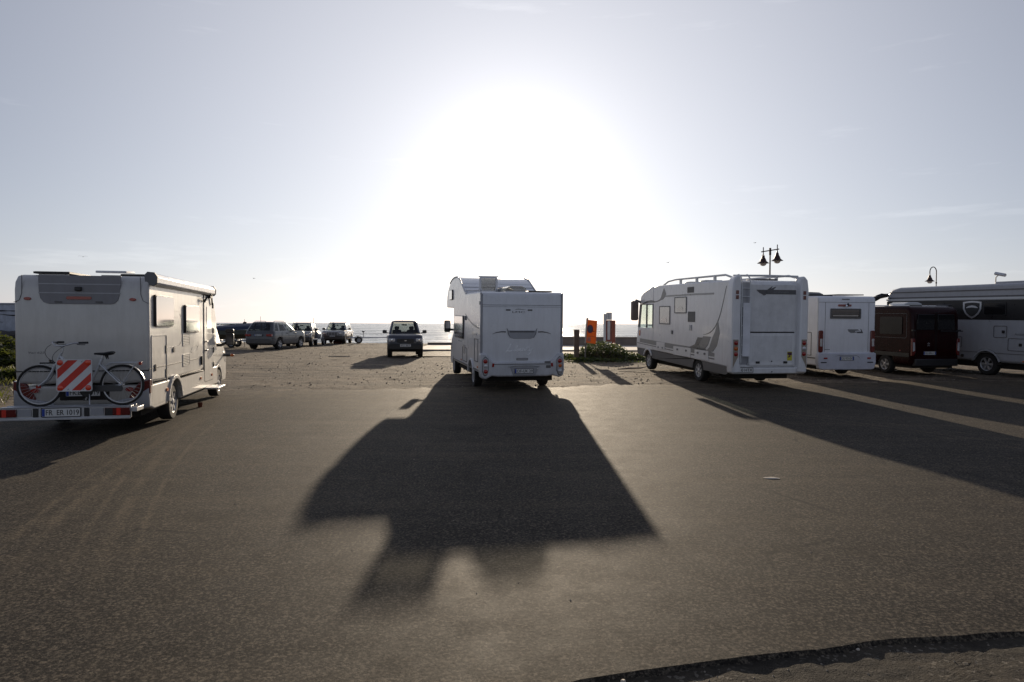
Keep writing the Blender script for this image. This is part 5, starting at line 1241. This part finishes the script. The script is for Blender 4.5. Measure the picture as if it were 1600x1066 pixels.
# ================================================================== LONG SILVER LINER
v = vehicle('motorhome', 'long silver liner with a dark window band and shield badge at the right edge', 'motorhome', 19.28, 20.28, 14.3, 2.3, 4.62 + .0)
W = 1.2
G().prism([(0, .48), (0, 3.0), (.1, 3.20), (.3, 3.26), (8.6, 3.26), (9.0, 3.19), (9.22, 2.98), (9.28, 2.7), (9.30, .48)] + arch(7.0, .50, .48)[:0] + arch(4.62, .52, .48) + arch(1.9, .52, .48), 'yz', -W, W).make('body', mLiner, v, .10, 4)
G().box(-.9, .9, .25, 9.1, .26, .55).make('underbody', mDark, v)
for s in (-1, 1): G().box(s * .98 - .14, s * .98 + .14, 4.1, 5.15, .4, 1.0).make('wheel_well', mDark, v)
for x in (-1.03, 1.03): wheel(v, x, 4.62, .40, .25, 6, key='liner'); wheel(v, x, 1.9, .40, .25, 6, key='liner')
S = -W
side(v, 'dark_window_band', .2, 9.24, 1.98, 2.69, M('graphite_band', (.022, .021, .021), .3, spec=.35), S, .006, .02)
side(v, 'upper_dark_line', .2, 9.2, 2.80, 2.85, mDecal, S, .008); side(v, 'upper_pale_line', .2, 9.26, 2.715, 2.78, mWhiteMet, S, .018)
side(v, 'gutter', .2, 9.1, 3.03, 3.07, mMidGrey, S, .02)
for (y0, y1) in ((1.1, 2.1), (3.9, 4.75), (6.4, 8.3), (2.6, 3.2)):
    f = side(v, 'side_window', y0, y1, 2.14, 2.60, mBlack, S - .004, .022, .06); side(f, 'window_pane', y0 + .03, y1 - .03, 2.17, 2.57, mDarkWin, S - .026, .008, .05)
sh_ = [(5.60, 2.74), (5.40, 2.77), (5.22, 2.78), (5.04, 2.77), (4.84, 2.74), (4.85, 2.45), (4.95, 2.25), (5.08, 2.13), (5.22, 2.06), (5.36, 2.13), (5.49, 2.25), (5.59, 2.45)]
sh_ = [(a, 2.02 + (b - 2.06) * .89) for a, b in sh_]
cy_, cz_ = 5.22, 2.38
G().prism(sh_, 'yz', S - .020, S - .004).make('shield_badge', mAlu, v)
G().prism([(cy_ + (a - cy_) * .80, cz_ + (b - cz_) * .80) for a, b in sh_], 'yz', S - .024, S - .018).make('shield_field', mBlack, v)
G().prism([(5.46, 2.42), (5.36, 2.48), (5.22, 2.50), (5.08, 2.48), (4.98, 2.42), (5.0, 2.40), (5.22, 2.43), (5.44, 2.40)], 'yz', S - .028, S - .022).make('shield_crest', mAlu, v)
for (y0, y1, z0, z1, ly) in ((5.6, 7.0, .95, 1.35, 6.65), (3.85, 4.35, 1.36, 1.78, 3.98), (2.9, 3.8, .92, 1.36, 3.35), (7.3, 8.6, .9, 1.35, 7.9), (.5, 1.3, .95, 1.4, .8)):
    f = frame_poly(v, 'locker_frame', 'yz', y0, y1, z0, z1, .018, S - .012, S + .004, mMidGrey, .05)
    side(f, 'locker_latch', ly - .05, ly + .05, (z0 + z1) / 2 - .05, (z0 + z1) / 2 + .05, mBlack, S, .02, .015)
side(v, 'side_trim', .1, 9.2, .80, .82, mMidGrey, S, .008)
side(v, 'side_marker', 3.1, 3.25, .56, .60, mOrange, S, .015, .01); side(v, 'filler_cap', 5.50, 5.62, .60, .70, mBlack, S, .02, .03)
text('Ambition', 'model_lettering', mDecal2, v, 3.35, 1.50, S - .003, .46, .08, plane='left', shear=.2)
strip(arch(4.62, .55, .5), .05, 'yz', S - .025, S + .02).make('arch_lip', mLiner, v, .01)
side(v, 'warning_lamp', 4.50, 4.54, 1.93, 1.96, mClear, S, .02)
# coach-style mirror reaching out from the front corner
G().tube([(-1.0, 9.15, 2.92), (-1.30, 9.45, 2.98), (-1.50, 9.50, 2.90), (-1.58, 9.5, 2.74)], .06).make('mirror_arm', mBlack, v)
G().prism([(-1.78, 2.86), (-1.0, 3.04), (-.96, 2.90), (-1.40, 2.81), (-1.66, 2.68)], 'xz', 9.35, 9.6).make('mirror', mBlack, v, .04)
for s in (-1, 1): G().prism([(s * 1.0, .6), (s * 1.19, .6), (s * 1.19, 1.0), (s * 1.0, .95)], 'xz', 9.25, 9.34).make('headlight', mClear, v, .02)
G().prism(rrect(-1.08, 1.08, 1.5, 2.65, .1), 'xz', 9.27, 9.33).make('windscreen', mAcryl, v)
G().prism(rrect(-1.0, 0, 3.5, 4.6, .1), 'xy', 3.23, 3.34).make('roof_box', mLiner, v, .03)
g = G().tube([(-.9, 4.6, 3.24), (-.9, 4.6, 3.50), (-.9, 4.50, 3.58)], .018); g.make('camera_stalk', mGreyTrim, v)
cm = G().cyl((-.9, 4.62, 3.64), (-.9, 4.25, 3.56), .06).make('roof_camera', mAlu, v)
G().prism(rrect(-.9, .1, 2.6, 3.3, .1), 'xy', 3.23, 3.38).make('roof_box', mMidGrey, v, .03)
# ================================================================== CARS
def shell(parent, name, levels, mat, cap=True, cells=None, smooth_a=40):
    """levels: lists of half-outline points (x>=0) from rear centre round to front centre, mirrored; cells(level, i)->part name or None"""
    n = len(levels[0]); full = []
    for lv in levels: full.append([Vector(p) for p in lv] + [Vector((-p[0], p[1], p[2])) for p in reversed(lv[1:-1])])
    N = len(full[0]); vs = [v for lv in full for v in lv]
    groups = {}
    for k in range(len(full) - 1):
        for i in range(N):
            j = (i + 1) % N; hi = i if i < n - 1 else (N - 1 - i)
            key = (cells(k, hi) if cells else None); sidekey = 'r' if i < n - 1 else 'l'
            kk = (key, sidekey) if key and key.startswith('side') else ((key, '') if key else None)
            groups.setdefault(kk, []).append((k * N + i, k * N + j, (k + 1) * N + j, (k + 1) * N + i))
    if cap:
        b = (len(full) - 1) * N
        for i in range(n - 1):
            a0, a1 = i, i + 1; m0 = (N - i) % N; m1 = N - i - 1
            q = (b + a0, b + a1, b + m1, b + m0)
            q = tuple(dict.fromkeys(q))
            if len(q) > 2: groups.setdefault(None, []).append(q)
    body = G(); body.v = vs; body.f = groups.get(None, [])
    me = bpy.data.meshes.new(name); me.from_pydata(vs, [], body.f); me.materials.append(mat)
    bm = bmesh.new(); bm.from_mesh(me); bmesh.ops.delete(bm, geom=[v for v in bm.verts if not v.link_faces], context='VERTS'); bmesh.ops.recalc_face_normals(bm, faces=bm.faces); bm.to_mesh(me); bm.free()
    me.shade_smooth(); me.set_sharp_from_angle(angle=radians(smooth_a))
    o = link_mesh(name, me, None, parent)
    return o, groups, vs
def outline(w, y0, y1, r, zf, sides, rf=None):
    """half outline; r rear corner radius, rf front corner radius; sides: normalised positions"""
    rf = r if rf is None else rf; P = []
    for t in (0, .5, 1): P.append(((w - r) * t, y0 + r * .12 * t * t))
    for a in (30, 60): P.append((w - r + r * sin(radians(a)), y0 + r - r * cos(radians(a)) * .95))
    for s in sides: P.append((w, y0 + r + s * (y1 - y0 - r - rf)))
    for a in (60, 30): P.append((w - rf + rf * sin(radians(a)), y1 - rf + rf * cos(radians(a)) * .95))
    for t in (1, .5, 0): P.append(((w - rf) * t, y1 + (-rf * .12 * t * t)))
    return [(x, y, zf(y)) for x, y in P]
def suv(label, x, y, heading, L=4.7, W=.92, H=1.74, belt=1.10, hood=1.02, cowl=.72, gh_rear=.05, ws_slope=.62, rr_slope=.35, paint=None, lower=None, wr=.36, wb=(.95, 3.75), front='plain', key='std5', rails=True, group=None, roofcol=None, spokes=5, glass=None, twotone=.0):
    """y runs from the tail (0) to the nose (L)"""
    v = vehicle('parked_car', label, 'car', x, y, heading, wb[0], wb[1], group)
    lower = lower or mJeepLow; glass = glass or mGlass
    sides = [k / 26 for k in range(27)]
    def arc(yy, extra=0):
        z = 0
        for c in wb:
            d = abs(yy - c); R_ = wr + .07 + extra
            if d < R_: z = max(z, wr * .96 + sqrt(R_ * R_ - d * d))
        return z
    def beltz(yy):
        c0 = L - 1.45 * (L / 4.7)
        if yy < c0: return belt
        t = (yy - c0) / (L - c0); return belt - (belt - hood) * t ** 1.2 - .10 * max(0, t - .8) / .2
    lv = [outline(W * .93, .08, L - .10, .22, lambda q: max(.34, arc(q)), sides, .35),
          outline(W * .99, .02, L - .03, .24, lambda q: max(.42, arc(q, .004)), sides, .38),
          outline(W, .0, L, .24, lambda q: max(.66, arc(q, .02)), sides, .40),
          outline(W, .02, L - .02, .24, lambda q: max(.80, arc(q, .035)), sides, .40),
          outline(W * .985, .05, L - .05, .24, lambda q: beltz(q) - .07, sides, .40),
          outline(W * .94, .10, L - .14, .22, lambda q: beltz(q), sides, .38),
          outline(W * .60, .20, L - .40, .18, lambda q: beltz(q) + .025, sides, .30)]
    body, gr, vs_ = shell(v, 'body', lv, paint)
    lc = lambda k, i: None
    lo, _, _ = shell(v, 'lower_cladding', [[(p[0] + .006, (p[1] - L / 2) * 1.002 + L / 2, p[2] - .001) for p in l_] for l_ in lv[:3]], lower, cap=False)
    G().box(-W * .80, W * .80, .15, L - .2, .28, .60).make('underbody', mDark, v)
    # greenhouse
    gc = L - 1.38 * (L / 4.7) - .05   # cowl y
    ghs = [k / 13 for k in range(14)]
    l0 = outline(W * .93, gh_rear, gc, .16, lambda q: belt - .06, ghs, .22)
    l1 = outline(W * .915, gh_rear + .02, gc - .04, .16, lambda q: belt + .02, ghs, .22)
    zt = H - .09
    l2 = outline(W * .76, gh_rear + rr_slope, gc - ws_slope, .14, lambda q: zt, ghs, .20)
    l3 = outline(W * .70, gh_rear + rr_slope + .05, gc - ws_slope - .08, .14, lambda q: H - .03, ghs, .18)
    l4 = outline(W * .52, gh_rear + rr_slope + .16, gc - ws_slope - .22, .12, lambda q: H, ghs, .16)
    nS = 5; pil = {nS + 0, nS + 3, nS + 8, nS + 12}
    total = len(l0)
    def cells(k, i):
        if k != 1: return None
        if i < 2: return 'rear_window'
        if i >= total - 4 and i < total - 1: return 'windscreen' if i >= total - 3 else 'windscreen'
        if nS <= i < nS + 13 and i not in pil:
            j = 0 if i < nS + 3 else (1 if i < nS + 8 else 2); return 'side%d' % j
        return None
    gh, groups, V = shell(v, 'cabin', [l0, l1, l2, l3, l4], roofcol or paint, cells=cells)
    for kk, fs in groups.items():
        if not kk: continue
        nm = 'side_window' if kk[0].startswith('side') else kk[0]
        used = sorted({q for f in fs for q in f}); mp_ = {q: a for a, q in enumerate(used)}
        g = G(); g.v = [tuple(V[q]) for q in used]; g.f = [tuple(mp_[q] for q in f) for f in fs]
        g.make(nm, glass, gh)
    # interior
    g = G()
    for sx in (-.38, .38):
        g.prism(rrect(sx - .24, sx + .24, .6, belt + .20, .08), 'xz', gc - 1.25, gc - 1.12); g.prism(rrect(sx - .12, sx + .12, belt + .20, belt + .38, .05), 'xz', gc - 1.25, gc - 1.16)
    g.prism(rrect(-.62, .62, .6, belt + .10, .08), 'xz', 1.25, 1.36)
    g.make('seats', mSeat, v, .02)
    G().box(-.12, .12, gc - .62, gc - .60, H - .26, H - .19).make('rear_view_mirror', mBlack, v)
    for x_ in (-W + .12, W - .12):
        for yy in wb: wheel(v, x_, yy, wr, .24, spokes, key=key)
    for s in (-1, 1):
        mr = G().prism(rrect(-.12, .10, 0, .17, .05), 'xz', -.05, .06).make('mirror', mBlack, v, .03); mr.location = (s * (W + .14), gc - .45, belt + .02)
        G().box(min(s * (W - .06), s * (W + .1)), max(s * (W - .06), s * (W + .1)), gc - .47, gc - .41, belt + .02, belt + .06).make('mirror_arm', mBlack, v)
        strip([(.35, .86), (L - .6, .86)], .018, 'yz', s * W - .005 * s, s * (W + .006)).make('side_trim', lower, v)
        for yy in (1.95, 2.95):
            G().box(min(s * (W - .01), s * (W + .03)), max(s * (W - .01), s * (W + .03)), yy - .09, yy + .09, belt - .16, belt - .12).make('door_handle', paint, v, .01)
        for yy in (1.22, 2.15, 3.12):
            strip([(yy, .48), (yy, belt - .08)], .008, 'yz', s * (W - .004), s * (W + .004)).make('door_gap', mInk, v)
        if rails: G().tube([(s * W * .66, gh_rear + rr_slope + .25, H - .02), (s * W * .68, gh_rear + rr_slope + .4, H + .045), (s * W * .68, gc - ws_slope - .5, H + .045), (s * W * .66, gc - ws_slope - .3, H - .02)], .018).make('roof_rail', mBlack if front != 'x' else mAlu, v)
        # tail lamps
        G().prism([(s * .52, .98), (s * .90, .99), (s * .91, .84), (s * .54, .85)], 'xz', -.012, .12).make('tail_light', mRed if s else mRed, v, .015)
        if front in ('slots', 'plain', 'x'):
            z0 = .78
            hl = G().prism(rrect(s * .66 - .16, s * .66 + .16, z0, z0 + .17, .05), 'xz', L - .12, L + .012).make('headlight', mClear, v, .02)
            if front != 'slots': G().lathe([(.06, 0), (.05, .015), (.001, .02)], (s * .66, L + .010, z0 + .085), 'y', 14).make('lamp_bowl', mChrome, hl)
            else: G().lathe([(.06, 0), (.05, .015), (.001, .02)], (s * .60, L + .010, z0 + .085), 'y', 14).make('lamp_bowl', mChrome, hl)
    if front == 'slots':
        gp = G().prism([(-.50, .99), (.50, .99), (.44, .70), (-.44, .70)], 'xz', L - .03, L + .018).make('grille_surround', mClear, v, .02)
        for k in range(7): G().prism(rrect(-.36 + .12 * k - .038, -.36 + .12 * k + .038, .73, .96, .02), 'xz', L + .008, L + .024).make('grille_slot', mInk, gp)
        plate(v, '4281 CKP', 0, .645, L + .012, .42, .09, True, False)
    else:
        gp = G().prism(rrect(-.42, .42, .74, .93, .04), 'xz', L - .05, L + .012).make('grille', mBlack, v, .015)
        if front == 'plain':
            G().prism(ell(0, .84, .055, .025), 'xz', L + .010, L + .022).make('badge', mChrome, gp)
            plate(v, '8321 BLX', 0, .60, L + .02, .52, .12, True, False)
    fb = G().prism(rrect(-.82, .82, .38, .70, .08), 'xz', L - .2, L + .015).make('front_bumper', lower, v, .05)
    rb = G().prism(rrect(-.84, .84, .36, .68, .08), 'xz', -.03, .2).make('rear_bumper', lower if front != 'x' else paint, v, .05)
    return v
suv('dark blue two-door off-roader facing the camera alone in the middle distance', -6.02, 37.8, 180 + 10.5, L=4.2, W=.88, H=1.84, belt=1.16, hood=1.10, ws_slope=.42, rr_slope=.18, paint=mTerr, lower=mBlack, wr=.38, wb=(.85, 3.35), front='plain', rails=False, glass=mGlass)
v = bpy.context.scene.objects['parked_car']
G().box(-.45, .45, 3.15, 3.35, 1.14, 1.20).make('bonnet_scoop', mTerr, v, .03)
G().cyl((.1, 1.8, 1.83), (.1, 1.65, 2.25), .006).make('aerial', mBlack, v)
v = suv('grey metallic estate-bodied off-roader seen from behind, first of the row of cars', -15.95, 42.9, -9., L=4.75, W=.97, H=1.76, belt=1.17, hood=1.12, ws_slope=.80, rr_slope=.40, paint=mX5, lower=mGreyTrim, wr=.37, wb=(.95, 3.85), front='x', key='alloy', rails=True, glass=mGlass)
plate(v, '9064 DZM', 0, .92, -.02, .52, .11)
G().box(-.75, .75, -.02, .04, .62, .68).make('bumper_line', mBlack, v)
suv('silver off-roader with slotted grille facing the camera, close beside the grey one', -16.15, 53.6, 180 + 9.5, L=4.6, W=.92, H=1.72, paint=mJeep, lower=mJeepLow, wr=.38, front='slots', key='jeep', group=None)
suv('silver off-roader with slotted grille, farthest car of the row, a red float under it', -14.75, 60.0 - .6, 180 + 4, L=4.6, W=.92, H=1.74, paint=mJeep, lower=mJeepLow, wr=.38, front='slots', key='jeep')
fl = G().cyl((0, -.35, 0), (0, .35, 0), .12, n=14); fl.sph((0, -.35, 0), .12, 12, 6); fl.sph((0, .35, 0), .12, 12, 6)
f = tag(fl.make('red_float', M('faded_red_float', (.20, .05, .045), .5), None), 'faded red float lying behind the farthest silver off-roader', 'float'); f.location = (-14.3, 56.3, gz(0, 55) + .13); f.rotation_euler = (0, 0, radians(90))

# ---- boat trailers and the covered boat
def trailer(label, x, y, rz, load=None):
    t = thing('boat_trailer', label, 'trailer', (x, y, gz(x, y) + .01), radians(rz))
    g = G()
    for s in (-1, 1): g.tube([(s * .55, 0, .48), (s * .55, 2.6, .48), (0, 3.9, .48)], .035)
    for y_ in (.1, 1.2, 2.4): g.tube([(-.55, y_, .48), (.55, y_, .48)], .03)
    g.tube([(0, 3.8, .48), (0, 4.6, .46)], .04)
    g.make('frame', mAlu, t)
    G().cyl((-.85, 1.0, .30), (.85, 1.0, .30), .03).make('axle', mMidGrey, t)
    for s in (-1, 1):
        wheel(t, s * .82, 1.0, .28, .17, 5, key='trailer')
        strip([(1.0 + .34 * cos(a), .28 + .34 * sin(a)) for a in [pi * k / 8 for k in range(9)]], .02, 'yz', s * .92, s * .72).make('mudguard', mMidGrey, t)
    G().box(-.75, .75, -.06, -.02, .40, .52).make('light_bar', mMidGrey, t, .006)
    for s in (-1, 1): G().box(s * .62 - .1, s * .62 + .1, -.08, -.05, .42, .51).make('tail_light', mRedDk, t)
    return t
t = trailer('empty grey boat trailer beyond the farthest silver off-roader, standing crosswise', -13.9, 57.2, -74)
G().cyl((.2, 1.4, .48), (.2, 1.4, .95), .025).make('winch_post', mMidGrey, t)
g = G().box(-.12, .35, 1.3, 1.5, .92, 1.02); g.make('winch', mBlack, t, .02)
t = trailer('boat trailer with a grey bundle beside the nearer silver off-roader', -15.4, 53.2, 186)
ob = tag(G().prism([(-.55, .05), (.55, .0), (.60, .35), (.40, .62), (.05, .70), (-.25, .55), (-.5, .40)], 'xz', -.5, .5).make('covered_bundle', M('grey_tarpaulin', (.17, .18, .20), .5, var=.25), None, .10, 3), 'lumpy grey tarpaulin bundle on the trailer by the nearer silver off-roader', 'bundle')
ob.location = (-15.35, 52.4, gz(0, 52) + .50)
g = G()
for k in range(5): g.sph((-.4 + .2 * k, 0, .03 * (k % 2)), .075, 8, 5)
fl = tag(g.make('float_string', mBlack, None), 'string of small dark floats lying on top of the tarpaulin bundle', 'floats'); fl.location = (-15.35, 52.4, gz(0, 52) + 1.22)
def hull(parent, L_, W_, H_, mat, name='hull'):
    secs = []; n = 9
    for k in range(n):
        t_ = k / (n - 1); w = W_ * (1 - max(0, (t_ - .35) / .65) ** 2.2) ; w = max(w, .02); zz = .18 * t_ * t_
        secs.append([(-w, L_ * t_, H_ + zz), (-w * .92, L_ * t_, H_ * .55 + zz), (-w * .5, L_ * t_, .08 + zz * 1.3), (0, L_ * t_, zz * 1.5), (w * .5, L_ * t_, .08 + zz * 1.3), (w * .92, L_ * t_, H_ * .55 + zz), (w, L_ * t_, H_ + zz)])
    g = G(); m_ = 7
    g.add([p for s in secs for p in s], [(i * m_ + k, i * m_ + k + 1, (i + 1) * m_ + k + 1, (i + 1) * m_ + k) for i in range(n - 1) for k in range(m_ - 1)] + [tuple(range(m_ - 1, -1, -1))])
    return g.make(name, mat, parent), secs
t = trailer('boat trailer under the blue-covered boat, left of the grey off-roader', -20.0, 46.6, -82)
bt = thing('covered_boat', 'small boat with a dark blue cover on its trailer, between left motorhome and grey off-roader', 'boat', (-20.2, 46.6, gz(0, 46) + .55), radians(-82))
hl, secs = hull(bt, 4.6, .95, .62, M('dull_green_hull', (.10, .12, .10), .5, dirt=.3))
g = G(); n = 9; vs = []
for k, s in enumerate(secs):
    w = s[6][0]; y = s[0][1]; z = s[6][2]; hh = .42 * (1 - abs(k / 8 - .45) ** 2 * 1.6)
    for a in range(7): 
        q = pi * a / 6; vs.append((-(w + .03) * cos(q), y, z + .01 + hh * sin(q) ** .8 + .02 * noise.noise(Vector((a, k, 3)))))
g.add(vs, [(i * 7 + k, i * 7 + k + 1, (i + 1) * 7 + k + 1, (i + 1) * 7 + k) for i in range(8) for k in range(6)] + [tuple(range(7)), tuple(range(56, 63))])
g.make('cover', M('navy_boat_cover', (.025, .035, .075), .6, var=.2), bt)
g = G()
for y in (.3, 1.3, 2.3): g.tube([(-.97, y, .62), (-.6, y, .95), (0, y, 1.06), (.6, y, .95), (.97, y, .62)], .012, 5)
g.make('cover_rope', mWhiteMet, bt)
G().tube([(0, -.3, 1.02), (0, 4.2, 1.12)], .03).make('spar', mBlack, bt)
for (lx, ly, lz, hgt, lab) in ((-18.65, 47.6, .2, 1.95, 'thin marker pole with a small dark flag behind the blue-covered boat'), (-17.9, 48.6, .2, 2.15, 'bare thin pole behind the tail of the grey off-roader'), (-15.95, 54.9, .2, 2.1, 'thin pole with a dark bundle rising behind the nearer silver off-roader')):
    t = thing('marker_pole', lab, 'pole', (lx, ly, lz)); G().cyl((0, 0, 0), (0, 0, hgt), .02, .012, 6).make('pole', mBlack, t)
    if 'bare' not in lab:
        zz = hgt * (.86 if 'flag' in lab else .72); G().prism([(-.12, zz - .08), (.12, zz - .04), (.14, zz + .06), (.0, zz + .10), (-.10, zz + .04)], 'xz', -.03, .03).make('flag', mBlack, t)
t = thing('covered_outboard', 'upright grey and tan covered stack standing behind the left motorhome mirror', 'crate stack', (-19.85, 44.2, .2), radians(10))
G().prism(rrect(-.35, .10, .0, .95, .04), 'xz', -.3, .3).make('grey_side', M('grey_tarpaulin', (.17, .18, .20), .5), t, .03)
G().prism(rrect(.11, .36, .05, .88, .04), 'xz', -.28, .3).make('tan_side', M('tan_canvas', (.22, .19, .15), .8), t, .03)
G().prism([(-.38, .96), (.15, .96), (.05, 1.08), (-.3, 1.08)], 'xz', -.32, .32).make('top_cover', M('grey_tarpaulin', (.17, .18, .20), .5), t, .03)

# ------------------------------------------------------------------ groups of alike things
GR = {'motorhome': 'motorhomes parked in the lot', 'car': 'cars parked towards the shore', 'trailer': 'boat trailers by the shore', 'bird': 'gulls in the sky', 'pole': 'thin marker poles by the boats', 'bush': 'scrub bushes on the bank', 'stone': 'loose pale stones on the ground', 'street lamp': 'street lamps along the promenade', 'driftwood': 'bleached sticks on the dirt', 'wall': 'walls of the seafront'}
for o in list(bpy.context.scene.objects):
    if o.parent is None and o.get('category') in GR: o['group'] = GR[o['category']]
